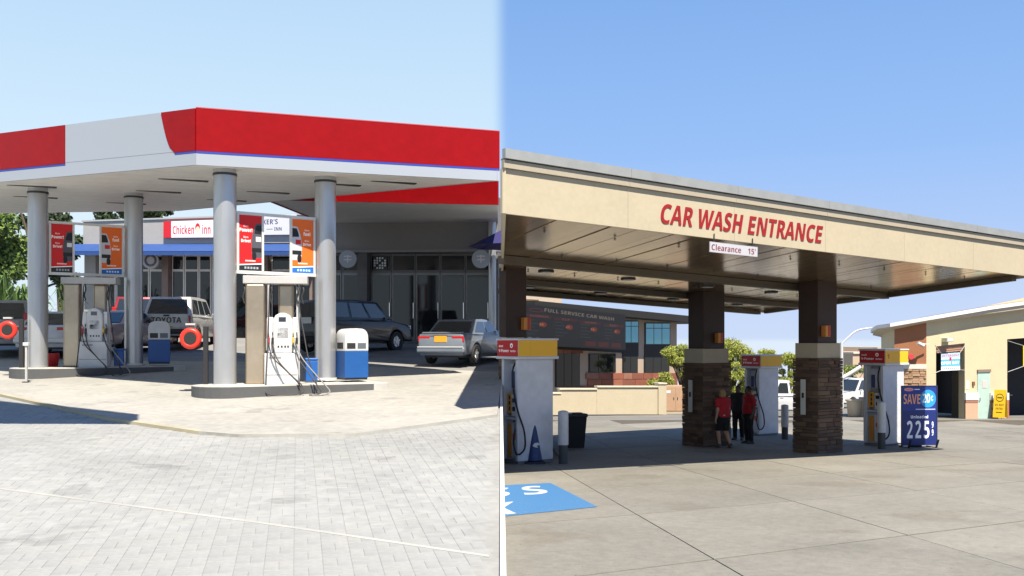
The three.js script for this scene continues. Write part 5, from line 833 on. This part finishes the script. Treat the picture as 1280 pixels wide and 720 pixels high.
const pickup = (paint, x = {}) => ({ L: 5.1, W: 1.78, top: [[0, 0.6], [0.0, 1.08], [0.03, 1.14], [2.0, 1.12], [3.8, 1.1], [4.8, 1.0], [5.0, 0.85], [5.06, 0.6]], yb: 1.1, yt: 1.76, rbS: 1.98, rtS: 2.1, ftS: 3.1, fbS: 3.75, wheels: [1.0, 4.15], wr: 1.18, clear: 0.36, lightY: 0.72, lightW: 0.14, lightH: 0.36, bumpY: 0.46, headY: 0.78, sidePanes: [[0.06, 0.4], [0.46, 0.92]], handles: [2.4, 3.0], paint, ...x });
const GL = (Z) => gl(Z) + 0.042;
{ // silver sedan by the shaded shop
  const t = car(sedan(carPaint([0.25, 0.29, 0.35], 0.4), { plate: [0.78, 0.36, 0.03], plateY: 0.68, lightY: 0.68, lightW: 0.4, lightH: 0.19, bumpTrim: M([0.55, 0.56, 0.57], 0.35, 0.3), bumpY: 0.36 }), 'parked_sedan', 'silver blue sedan with orange number plate parked by the shaded shop', 'car', [px2x(586, 28.4), GL(28), 28.2], -0.36); t.scale.setScalar(0.9);
  obj('boot_line', bx(1.3, 0.012, 0.012, 0, 0.9, 2.165), trimDark, t); obj('boot_spoiler', rb(1.36, 0.03, 0.12, 0.012, 0, 0.965, 1.98), carPaint([0.25, 0.29, 0.35], 0.4), t);
}
car(suv(carPaint([0.012, 0.014, 0.018], 0.2), { plate: [0.6, 0.6, 0.58], bumper: trimDark }), 'parked_suv', 'black sport utility vehicle parked behind the front litter bin', 'car', [px2x(440, 32.6), GL(32.6), 32.8], -0.55);
{
  const wp = carPaint([0.62, 0.62, 0.6], 0.05), t = car(pickup(wp, { rbS: 0.12, rtS: 0.5, bumper: trimDark, plate: [0.6, 0.45, 0.1], plateY: 0.5, sidePanes: [[0.06, 0.36], [0.4, 0.62], [0.66, 0.92]] }), 'parked_pickup', 'white pickup with capped bed and lettered tailgate, behind the red reel', 'car', [px2x(229, 35.5), GL(35.4), 35.6], 0.1);
  const tg = obj('tailgate', rb(1.42, 0.46, 0.03, 0.01, 0, 0.68, 2.545), wp, t);
  const g = new TextGeometry('TOYOTA', { font, size: 0.19, depth: 0.012, curveSegments: 3, bevelEnabled: false }); g.computeBoundingBox(); g.translate(-(g.boundingBox.max.x) / 2, 0.84, 2.562); obj('lettering', g, M([0.05, 0.05, 0.055], 0.5), tg);
  obj('tailgate_handle', bx(0.2, 0.06, 0.015, 0, 1.06, 2.562), trimDark, tg);
}
car(suv(carPaint([0.34, 0.36, 0.38], 0.5)), 'parked_suv', 'grey estate car at the far left edge behind the red reel', 'car', [px2x(8, 31.5), GL(31.5), 31.8], 0.35);
car(sedan(carPaint([0.62, 0.62, 0.63], 0.1)), 'parked_sedan', 'white saloon car seen between leftmost column and pump', 'car', [px2x(70, 31), GL(31), 31.3], 0.2);
car(sedan(carPaint([0.55, 0.42, 0.4], 0.1), { lightY: 0.66 }), 'parked_sedan', 'pale pinkish saloon between the left pump and its column', 'car', [px2x(150, 32.2), GL(32.2), 32.5], -0.1);
car(suv(carPaint([0.3, 0.01, 0.02], 0.2)), 'parked_suv', 'dark red estate car left of the white pickup', 'car', [px2x(188, 39), GL(38.4), 38.4], 0.2);
// right: white pickups
car(pickup(carPaint([0.72, 0.73, 0.75], 0.05), { L: 5.3 }), 'parked_pickup', 'white pickup standing behind the shaded pump', 'car', [px2x(972, 47), gr(47), 47], 1.25);
car(pickup(carPaint([0.70, 0.70, 0.7], 0.05), { yt: 1.95, sidePanes: [[0.06, 0.44], [0.5, 0.92]] }), 'parked_pickup', 'white pickup parked behind the stone planter', 'car', [px2x(1072, 64), gr(64), 64], 2.15);

// ---------------------------------------------------------------- trees and plants
function leafCloud(clumps, n, size, tones, asp = 0.6, shell = 0.75) {
  const P = new Float32Array(n * 18), C = new Float32Array(n * 18); let k = 0; const tot = clumps.reduce((s, c) => s + c[3] ** 2, 0);
  const a = new THREE.Vector3(), b = new THREE.Vector3(), nn = new THREE.Vector3(), c0 = new THREE.Vector3();
  for (const cl0 of clumps) { const m = Math.max(1, Math.round(n * cl0[3] ** 2 / tot));
    for (let i = 0; i < m && k < n; i++, k++) {
      nn.set(rr(-1, 1), rr(-1, 1), rr(-1, 1)); if (nn.lengthSq() < 0.01) nn.set(0, 1, 0); nn.normalize(); const r = cl0[3] * Math.pow(rnd(), shell * 0.5) * rr(0.75, 1.12);
      c0.set(cl0[0] + nn.x * r, cl0[1] + nn.y * r * (cl0[4] ?? 0.8), cl0[2] + nn.z * r);
      a.set(rr(-1, 1), rr(-1, 1), rr(-1, 1)).normalize(); b.set(rr(-1, 1), rr(-1, 1), rr(-1, 1)).cross(a).normalize(); const s = size * rr(0.55, 1.3); a.multiplyScalar(s); b.multiplyScalar(s * asp);
      const v = [c0.clone().sub(a), c0.clone().add(b), c0.clone().add(a), c0.clone().sub(a), c0.clone().add(a), c0.clone().sub(b)], t = tones[(rnd() * tones.length) | 0], j = rr(0.85, 1.15);
      v.forEach((q, w) => { const o = k * 18 + w * 3; P[o] = q.x; P[o + 1] = q.y; P[o + 2] = q.z; C[o] = t[0] * j; C[o + 1] = t[1] * j; C[o + 2] = t[2] * j; });
    } }
  const g = new THREE.BufferGeometry(); g.setAttribute('position', new THREE.BufferAttribute(P.subarray(0, k * 18), 3)); g.setAttribute('color', new THREE.BufferAttribute(C.subarray(0, k * 18), 3)); g.computeVertexNormals(); return g;
}
const leafMat = new THREE.MeshStandardMaterial({ vertexColors: true, roughness: 0.75, side: THREE.DoubleSide });
const bark = M([0.11, 0.085, 0.06], 0.95, 0, { map: mottled });
function tree(name, label, px, Z, ground, h, rx, o = {}) {
  const t = thing(name, label, 'tree', [px2x(px, Z), ground(Z) - 0.03, Z], 0, o.group); const trunkH = h * (o.trunk ?? 0.4), cl = [], limbs = [];
  const lean = rr(-0.1, 0.1) * h;
  obj('trunk', tube([[0, 0, 0], [lean * 0.3, trunkH * 0.5, 0.03], [lean, trunkH, 0], [lean * 1.2, h * 0.7, 0.05]], h * 0.022, 12, 8), bark, t);
  const n = o.n ?? 11;
  for (let i = 0; i < n; i++) { const a = i / n * Math.PI * 2 + rr(-0.3, 0.3), r = rx * Math.sqrt(rnd()) * 0.85, y = lerp(trunkH * 0.95, h * 0.9, rnd()); const x = lean + Math.cos(a) * r, z = Math.sin(a) * r; cl.push([x, y, z, rx * rr(...(o.cr ?? [0.22, 0.42])), 0.75]); limbs.push(tube([[lean * 0.9, trunkH * rr(0.7, 1), 0], [lerp(lean, x, 0.5), lerp(trunkH, y, 0.6), z * 0.5], [x, y, z]], h * 0.008, 8, 5)); }
  cl.push([lean, h - rx * 0.35, 0, rx * 0.38, 0.8]);
  obj('limbs', limbs, bark, t); obj('crown', leafCloud(cl, o.leaves ?? 7000, o.size ?? 0.1, o.tones ?? [[0.05, 0.1, 0.025], [0.07, 0.13, 0.03], [0.035, 0.075, 0.02]], o.asp ?? 0.55), leafMat, t);
  return t;
}
const palo = [[0.30, 0.32, 0.05], [0.24, 0.28, 0.045], [0.36, 0.37, 0.08], [0.17, 0.22, 0.04]], dark = [[0.03, 0.055, 0.018], [0.045, 0.075, 0.022], [0.02, 0.04, 0.014]], lively = [[0.12, 0.2, 0.035], [0.07, 0.13, 0.03], [0.05, 0.09, 0.03], [0.18, 0.25, 0.05]];
const gTL = 'trees behind the left shops', gTR = 'feathery trees behind the car wash canopy';
tree('broadleaf_tree', 'bright green tree at the left edge behind the grey estate car', 8, 43, gl, 6.6, 2.4, { leaves: 9000, tones: lively, size: 0.11, trunk: 0.2, group: gTL });
tree('broadleaf_tree', 'loose grey-green tree right of the bright tree at the left edge', 36, 47, gl, 7.6, 2.0, { leaves: 7000, tones: [...dark, [0.1, 0.12, 0.07]], size: 0.12, trunk: 0.3, group: gTL });
tree('broadleaf_tree', 'dark tall tree showing between the canopy and the left poster frame', 77, 52, gl, 8.6, 1.9, { leaves: 8000, tones: dark, size: 0.14, trunk: 0.3, group: gTL });
tree('broadleaf_tree', 'small dark treetop above the left end of the shop roof', 131, 58, gl, 7.1, 1.5, { leaves: 4500, tones: dark, size: 0.13, group: gTL });
tree('broadleaf_tree', 'dark treetop above the shop roof left of the red shop sign', 186, 58, gl, 7.7, 2.1, { leaves: 6000, tones: dark, size: 0.13, group: gTL });
tree('broadleaf_tree', 'dark treetop above the red end of the shop sign', 216, 60, gl, 7.7, 1.7, { leaves: 5000, tones: dark, size: 0.13, group: gTL });
for (const [px, Z, h, lab] of [[27, 36.5, 2.6, 'spiky green shrub behind the leftmost column'], [44, 38.2, 2.2, 'arching green shrub beside the leftmost column'], [2, 37.5, 3.0, 'leafy green shrub at the left edge'], [88, 41.5, 2.6, 'dark green shrub left of the shop end wall']]) { // fan shaped shrubs
  const t = thing('shrub', lab, 'shrub', [px2x(px, Z), gl(Z) - 0.02, Z], 0, 'shrubs at the left of the yard'); const gs = [], N = 70; obj('stem', cy(0.06, 0.03, h * 0.4, 0, 0, 0, 8), bark, t);
  for (let i = 0; i < N; i++) { const a = rr(0, 6.28), r = rr(0.3, 1.05), y0 = rr(0, h * 0.35), y1 = h * rr(0.5, 1), u = new THREE.Vector3(Math.cos(a), 0, Math.sin(a)), s = new THREE.Vector3(-u.z, 0, u.x).multiplyScalar(rr(0.02, 0.05)); const A = u.clone().multiplyScalar(0.06).setY(y0), B = u.clone().multiplyScalar(r * 0.6).setY(y1), C = u.clone().multiplyScalar(r).setY(y1 - rr(0.05, 0.5)); gs.push([A.clone().sub(s), A.clone().add(s), B.clone().addScaledVector(s, 1.3), B.clone().addScaledVector(s, -1.3)], [B.clone().addScaledVector(s, -1.3), B.clone().addScaledVector(s, 1.3), C]); }
  obj('leaves', quadsGeo(gs), M([0.09, 0.17, 0.035], 0.6, 0, { side: THREE.DoubleSide, map: leafTone }), t);
}
tree('feathery_tree', 'feathery yellow-green tree at the right end of the office', 852, 62, gr, 4.3, 1.5, { leaves: 17000, tones: palo, size: 0.07, asp: 0.3, n: 28, cr: [0.14, 0.3], trunk: 0.25, group: gTR });
tree('feathery_tree', 'feathery yellow-green tree left of the two staff between the columns', 922, 60, gr, 4.6, 1.9, { leaves: 26000, tones: palo, size: 0.07, asp: 0.3, n: 36, cr: [0.14, 0.3], trunk: 0.2, group: gTR });
tree('feathery_tree', 'feathery tree behind the head of the shaded pump', 953, 70, gr, 4.3, 1.4, { leaves: 14000, tones: palo, size: 0.075, asp: 0.3, n: 26, cr: [0.14, 0.3], trunk: 0.25, group: gTR });
tree('feathery_tree', 'feathery tree between the shaded pump and the right stone column', 985, 58, gr, 3.6, 1.5, { leaves: 20000, tones: palo, size: 0.07, asp: 0.3, n: 30, cr: [0.14, 0.3], trunk: 0.2, group: gTR });
tree('feathery_tree', 'low green tree behind the white pickup and street lamp', 1070, 92, gr, 3.8, 1.8, { leaves: 6000, tones: [...palo, ...lively], size: 0.1, asp: 0.35, n: 12, trunk: 0.25, group: gTR });
for (const [px, Z, h] of [[817, 55, 1.2], [831, 54.5, 1.5]]) { const t = thing('bush', px < 820 ? 'small yellow-green bush rising behind the garden wall' : 'taller yellow-green bush behind the garden wall by the cabinet', 'bush', [px2x(px, Z), gr(Z), Z], 0, 'bushes behind the garden wall'); obj('stems', [tube([[0, 0, 0], [0.1, h, 0.05], [0.2, h * 1.5, 0]], 0.02, 6, 5), tube([[0, 0, 0], [-0.15, h, 0.05], [-0.2, h * 1.4, 0]], 0.02, 6, 5)], bark, t); obj('foliage', leafCloud([[0, h * 1.3, 0, 0.45], [0.3, h * 1.1, 0, 0.35], [-0.3, h, 0, 0.4]], 2500, 0.06, palo, 0.35), leafMat, t); }

// ---------------------------------------------------------------- people
function sdfMesh(fn, lo, hi, c) { // naive surface nets
  const n = [0, 1, 2].map((k) => Math.ceil((hi[k] - lo[k]) / c) + 1), [nx, ny, nz] = n, D = new Float32Array(nx * ny * nz), id = (i, j, k) => (k * ny + j) * nx + i;
  for (let k = 0; k < nz; k++) for (let j = 0; j < ny; j++) for (let i = 0; i < nx; i++) D[id(i, j, k)] = fn(lo[0] + i * c, lo[1] + j * c, lo[2] + k * c);
  const map = new Int32Array(nx * ny * nz).fill(-1), V3 = [], I = [], E = []; for (let a = 0; a < 8; a++) for (let b = a + 1; b < 8; b++) { const x = a ^ b; if (x === 1 || x === 2 || x === 4) E.push([a, b]); }
  for (let k = 0; k + 1 < nz; k++) for (let j = 0; j + 1 < ny; j++) for (let i = 0; i + 1 < nx; i++) { const d = []; let s = 0; for (let q = 0; q < 8; q++) { d[q] = D[id(i + (q & 1), j + ((q >> 1) & 1), k + (q >> 2))]; if (d[q] < 0) s++; } if (!s || s === 8) continue; let x = 0, y = 0, z = 0, m = 0; for (const [a, b] of E) if (d[a] < 0 !== d[b] < 0) { const t = d[a] / (d[a] - d[b]); x += lerp(a & 1, b & 1, t); y += lerp((a >> 1) & 1, (b >> 1) & 1, t); z += lerp(a >> 2, b >> 2, t); m++; } map[id(i, j, k)] = V3.length / 3; V3.push(lo[0] + (i + x / m) * c, lo[1] + (j + y / m) * c, lo[2] + (k + z / m) * c); }
  const quad = (a, b, c2, d, f) => { if (a < 0 || b < 0 || c2 < 0 || d < 0) return; f ? I.push(a, b, c2, a, c2, d) : I.push(a, c2, b, a, d, c2); };
  for (let k = 1; k + 1 < nz; k++) for (let j = 1; j + 1 < ny; j++) for (let i = 1; i + 1 < nx; i++) { const s = D[id(i, j, k)] < 0; if (s !== D[id(i + 1, j, k)] < 0) quad(map[id(i, j - 1, k - 1)], map[id(i, j, k - 1)], map[id(i, j, k)], map[id(i, j - 1, k)], s); if (s !== D[id(i, j + 1, k)] < 0) quad(map[id(i - 1, j, k - 1)], map[id(i - 1, j, k)], map[id(i, j, k)], map[id(i, j, k - 1)], s); if (s !== D[id(i, j, k + 1)] < 0) quad(map[id(i - 1, j - 1, k)], map[id(i, j - 1, k)], map[id(i, j, k)], map[id(i - 1, j, k)], s); }
  const g = new THREE.BufferGeometry(); g.setAttribute('position', new THREE.Float32BufferAttribute(V3, 3)); g.setIndex(I); g.computeVertexNormals(); const h = g.toNonIndexed(); h.setAttribute('uv', new THREE.Float32BufferAttribute(new Float32Array(h.attributes.position.count * 2), 2)); return h;
}
const cap = (x, y, z, a, b, r0, r1) => { const bx0 = b[0] - a[0], by = b[1] - a[1], bz = b[2] - a[2], px = x - a[0], py = y - a[1], pz = z - a[2]; const t = Math.max(0, Math.min(1, (px * bx0 + py * by + pz * bz) / (bx0 * bx0 + by * by + bz * bz))); return Math.hypot(px - bx0 * t, py - by * t, pz - bz * t) - lerp(r0, r1, t); };
const smin = (a, b, k) => { const h = Math.max(k - Math.abs(a - b), 0) / k; return Math.min(a, b) - h * h * k * 0.25; };
const ell = (x, y, z, c, r) => { const k = Math.hypot((x - c[0]) / r[0], (y - c[1]) / r[1], (z - c[2]) / r[2]); return (k - 1) * Math.min(...r); };
// joints in metres, person faces -z (away from the viewer) before turning; J gives arms and legs per side
function person(p, turn, J, look, label, parts) {
  const t = thing('person', label, 'person', p, turn, parts.group);
  const hips = J.hips, chest = J.chest, neck = J.neck, head = J.head;
  const torso = (x, y, z, e) => { let d = ell(x, y, z, [chest[0], chest[1], chest[2]], [0.175 + e, 0.24 + e, 0.115 + e]); d = smin(d, ell(x, y, z, [hips[0], hips[1] + 0.12, hips[2]], [0.155 + e + look.girth, 0.2 + e, 0.115 + e + look.girth]), 0.12); d = smin(d, ell(x, y, z, [hips[0], hips[1], hips[2]], [0.17 + e + look.girth * 0.6, 0.13 + e, 0.12 + e]), 0.1); for (const s of J.sh) d = smin(d, cap(x, y, z, [chest[0], chest[1] + 0.16, chest[2]], s, 0.07 + e, 0.062 + e), 0.08); return d; };
  const arm = (i, x, y, z, e, lower = true) => { let d = cap(x, y, z, J.sh[i], J.el[i], 0.055 + e, 0.043 + e); if (lower) d = smin(d, cap(x, y, z, J.el[i], J.wr[i], 0.042 + e, 0.028 + e), 0.02); return d; };
  const leg = (i, x, y, z, e) => { let d = cap(x, y, z, J.hp[i], J.kn[i], 0.088 + e, 0.056 + e); d = smin(d, cap(x, y, z, J.kn[i], J.an[i], 0.056 + e, 0.04 + e), 0.03); const m = [lerp(J.kn[i][0], J.an[i][0], 0.3), lerp(J.kn[i][1], J.an[i][1], 0.3), lerp(J.kn[i][2], J.an[i][2], 0.3) + 0.015]; return smin(d, ell(x, y, z, m, [0.05 + e, 0.11 + e, 0.055 + e]), 0.03); };
  const foot = (i, x, y, z, e) => { const a = J.an[i], f = J.toe[i]; return smin(cap(x, y, z, [a[0], a[1] - 0.03, a[2] + 0.02], f, 0.042 + e, 0.03 + e), cap(x, y, z, a, [a[0], a[1] - 0.04, a[2] + 0.03], 0.04 + e, 0.04 + e), 0.03); };
  const skull = (x, y, z) => { let d = ell(x, y, z, head, [0.077, 0.112, 0.096]); d = smin(d, ell(x, y, z, [head[0], head[1] - 0.06, head[2] - 0.03], [0.056, 0.07, 0.064]), 0.05); d = smin(d, cap(x, y, z, [head[0], head[1] - 0.005, head[2] - 0.092], [head[0], head[1] - 0.035, head[2] - 0.112], 0.009, 0.014), 0.012); for (const s of [-1, 1]) { d = smin(d, ell(x, y, z, [head[0] + s * 0.079, head[1] - 0.01, head[2] + 0.01], [0.012, 0.03, 0.02]), 0.008); d = Math.max(d, -ell(x, y, z, [head[0] + s * 0.032, head[1] + 0.008, head[2] - 0.1], [0.016, 0.01, 0.016])); } d = Math.max(d, -ell(x, y, z, [head[0], head[1] - 0.066, head[2] - 0.1], [0.024, 0.004, 0.014])); return d; };
  const all = (x, y, z) => { let d = torso(x, y, z, 0); for (const i of [0, 1]) { d = smin(d, arm(i, x, y, z, 0), 0.04); d = smin(d, leg(i, x, y, z, 0), 0.05); d = smin(d, foot(i, x, y, z, 0), 0.02); } return smin(d, cap(x, y, z, neck, [head[0], head[1] - 0.05, head[2]], 0.052, 0.048), 0.04); };
  const gs = [sdfMesh(all, [-0.55, -0.02, -0.5], [0.55, head[1] - 0.02, 0.5], 0.015), sdfMesh((x, y, z) => smin(skull(x, y, z), cap(x, y, z, neck, [head[0], head[1] - 0.05, head[2]], 0.05, 0.047), 0.03), [head[0] - 0.14, head[1] - 0.2, head[2] - 0.16], [head[0] + 0.14, head[1] + 0.16, head[2] + 0.16], 0.006)];
  for (const i of [0, 1]) { // hands: palm, four fingers, thumb
    const w = new THREE.Vector3(...J.wr[i]), d = w.clone().sub(new THREE.Vector3(...J.el[i])).normalize(), sd = new THREE.Vector3(0, 0, 1).addScaledVector(d, -d.z).normalize(), nr = d.clone().cross(sd).multiplyScalar(i ? 1 : -1), at = (a, b, c) => w.clone().addScaledVector(d, a).addScaledVector(sd, b).addScaledVector(nr, c).toArray();
    const bones = []; [-0.03, -0.01, 0.01, 0.029].forEach((b, k) => { const l = [0.058, 0.07, 0.075, 0.068][k]; const k0 = at(0.075, b, 0), k1 = at(0.075 + l * 0.55, b * 1.15, 0.012), k2 = at(0.075 + l * 0.95, b * 1.2, 0.036); bones.push([k0, k1, 0.0095, 0.009], [k1, k2, 0.009, 0.0075]); }); bones.push([at(0.02, -0.03, 0.004), at(0.055, -0.056, 0.014), 0.013, 0.011], [at(0.055, -0.056, 0.014), at(0.09, -0.062, 0.028), 0.011, 0.009]);
    const fn = (x, y, z) => { let q = cap(x, y, z, at(-0.02, 0, 0), at(0.02, 0, 0), 0.027, 0.026); for (const b of [-0.022, 0, 0.022]) q = smin(q, cap(x, y, z, at(0.02, b * 0.7, 0), at(0.07, b, 0), 0.017, 0.014), 0.02); for (const b of bones) q = Math.min(q, cap(x, y, z, ...b)); return q; };
    const c = at(0.07, 0, 0); gs.push(sdfMesh(fn, c.map((v) => v - 0.14), c.map((v) => v + 0.14), 0.005));
  }
  obj('body', gs, M(look.skin, 0.6), t);
  const shirtM = M(look.shirt, 0.85, 0, { map: grain }), pantM = M(look.pants, 0.9), hem = J.hips[1] - 0.02;
  const shirt = obj('shirt', sdfMesh((x, y, z) => { let d = torso(x, y, z, 0.018); for (const i of [0, 1]) { const el = J.el[i], sh = J.sh[i], f = (look.sleeve ?? 0.72); const e = [lerp(sh[0], el[0], f), lerp(sh[1], el[1], f), lerp(sh[2], el[2], f)]; let a = cap(x, y, z, sh, e, 0.075, 0.072); const dx = el[0] - sh[0], dy = el[1] - sh[1], dz = el[2] - sh[2], l = Math.hypot(dx, dy, dz); a = Math.max(a, ((x - e[0]) * dx + (y - e[1]) * dy + (z - e[2]) * dz) / l); d = smin(d, a, 0.03); } d += 0.004 * Math.sin(y * 46 + x * 19) * Math.sin(x * 33 + z * 21); d = Math.max(d, hem - y); return Math.max(d, -(Math.hypot(x - neck[0], z - neck[2]) - 0.068 + Math.max(0, neck[1] - 0.02 - y) * 3)); }, [-0.5, hem - 0.03, -0.4], [0.5, neck[1] + 0.06, 0.4], 0.014), shirtM, t);
  obj('collar', mv(rot(new THREE.TorusGeometry(0.064, 0.014, 8, 24), Math.PI / 2 - 0.2), neck[0], neck[1] + 0.005, neck[2]), shirtM, shirt);
  const cut = look.leg; obj(cut > 0.3 ? 'shorts' : 'trousers', sdfMesh((x, y, z) => { let d = Math.max(torso(x, y, z, 0.012), y - (hips[1] + 0.1)); for (const i of [0, 1]) d = smin(d, Math.max(leg(i, x, y, z, cut > 0.3 ? 0.03 : 0.024), cut - y), 0.04); return Math.max(d, cut - y); }, [-0.42, cut - 0.03, -0.45], [0.42, hips[1] + 0.14, 0.45], 0.015), pantM, t);
  obj('belt_tag', rb(0.09, 0.035, 0.012, 0.004, hips[0] - 0.05, hips[1] + 0.03, hips[2] + 0.142 + look.girth), white, t);
  for (const i of [0, 1]) obj('shoe', sdfMesh((x, y, z) => Math.max(foot(i, x, y, z, 0.014), 0.002 - y), J.toe[i].map((v, k) => Math.min(v, J.an[i][k]) - 0.1), J.toe[i].map((v, k) => Math.max(v, J.an[i][k]) + 0.08), 0.008), M(look.shoe, 0.6), t);
  obj('hair', sdfMesh((x, y, z) => { let d = ell(x, y, z, [head[0], head[1] + 0.018, head[2] + 0.012], [0.089, 0.112, 0.104]); if (look.bob) d = smin(d, ell(x, y, z, [head[0], head[1] - 0.05, head[2] + 0.035], [0.085, 0.08, 0.07]), 0.04); d += 0.004 * Math.sin(x * 130) * Math.sin(y * 60); const faceCut = -(z - head[2] + 0.045) - Math.max(0, (y - head[1] - 0.05) * 1.4); d = Math.max(d, faceCut); return Math.max(d, (head[1] - (look.bob ? 0.12 : 0.05)) - y); }, [head[0] - 0.13, head[1] - 0.16, head[2] - 0.15], [head[0] + 0.13, head[1] + 0.17, head[2] + 0.16], 0.007), M(look.hair, 0.8), t);
  for (const s of [-1, 1]) obj('eye', mv(new THREE.SphereGeometry(0.011, 10, 8), head[0] + s * 0.032, head[1] + 0.006, head[2] - 0.086), M([0.12, 0.1, 0.09], 0.3), t);
  return t;
}
{
  const Z1 = 28.0, walk = { hips: [0, 0.93, 0], chest: [0.0, 1.24, -0.02], neck: [0, 1.45, -0.03], head: [0, 1.6, -0.05], sh: [[-0.18, 1.39, -0.02], [0.18, 1.39, -0.02]], el: [[-0.235, 1.12, 0.05], [0.24, 1.12, -0.05]], wr: [[-0.25, 0.88, 0.0], [0.26, 0.89, -0.16]], hp: [[-0.09, 0.9, 0], [0.09, 0.9, 0]], kn: [[-0.09, 0.5, -0.14], [0.08, 0.49, 0.02]], an: [[-0.08, 0.1, -0.05], [0.07, 0.13, 0.27]], toe: [[-0.1, 0.035, -0.2], [0.09, 0.035, 0.14]] };
  person([px2x(904, Z1), gr(Z1) - 0.002, Z1], 0.4, walk, { skin: [0.42, 0.24, 0.16], shirt: [0.42, 0.012, 0.02], pants: [0.012, 0.012, 0.014], hair: [0.30, 0.2, 0.09], shoe: [0.06, 0.06, 0.06], leg: 0.52, girth: 0.01, bob: true }, 'person in red shirt and black shorts walking away beside the left stone column', { group: 'staff in red shirts under the canopy' });
  const Z2 = 29.6, stand = { hips: [0, 0.96, 0], chest: [0, 1.28, 0], neck: [0, 1.51, -0.01], head: [0, 1.66, -0.03], sh: [[-0.2, 1.44, 0], [0.2, 1.44, 0]], el: [[-0.27, 1.16, 0.03], [0.27, 1.16, 0.04]], wr: [[-0.28, 0.92, -0.06], [0.26, 0.92, -0.04]], hp: [[-0.1, 0.92, 0], [0.1, 0.92, 0]], kn: [[-0.11, 0.5, -0.02], [0.11, 0.5, -0.02]], an: [[-0.12, 0.1, 0.02], [0.12, 0.1, 0.02]], toe: [[-0.15, 0.035, -0.13], [0.15, 0.035, -0.13]] };
  person([px2x(936, Z2), gr(Z2) - 0.002, Z2], 1.9, stand, { skin: [0.1, 0.055, 0.04], shirt: [0.36, 0.01, 0.018], pants: [0.01, 0.01, 0.012], hair: [0.01, 0.009, 0.008], shoe: [0.03, 0.03, 0.03], leg: 0.1, girth: 0.05, sleeve: 0.95 }, 'larger person in red shirt and black trousers standing at the shaded pump', { group: 'staff in red shirts under the canopy' });
  const Z3 = 31.2; person([px2x(923, Z3), gr(Z3) - 0.002, Z3], 2.6, stand, { skin: [0.12, 0.07, 0.05], shirt: [0.02, 0.02, 0.024], pants: [0.01, 0.01, 0.012], hair: [0.01, 0.009, 0.008], shoe: [0.03, 0.03, 0.03], leg: 0.1, girth: 0.01 }, 'person in dark clothes standing behind the two in red', { group: 'people under the canopy' });
}

// ---------------------------------------------------------------- unseen board added beyond the left edge, shaped to shade the yard
{
  const a = [-8.4, 12.6], b = [-5.0, 12.4], pz = 12.7, t = thing('added_shade_board', 'added board on a steel pole beyond the left edge, shaped for its shadow alone', 'sign', [-8.6, gl(pz), pz]);
  const off = (g) => g.translate(8.6, -gl(pz), pz);
  obj('pole', cy(0.16, 0.13, 12.2, 0, 0, 0, 20), greyCol, t);
  obj('board', off(strip(a, b, 6.3, 12.2, 6.5, 7.8, 0.25)), redPaint, t);
  obj('arm', off(strip([-8.6, 12.6], a, 8.3, 8.5, 8.3, 8.5, 0.2)), greyCol, t);
}

renderer.render(scene, camera);
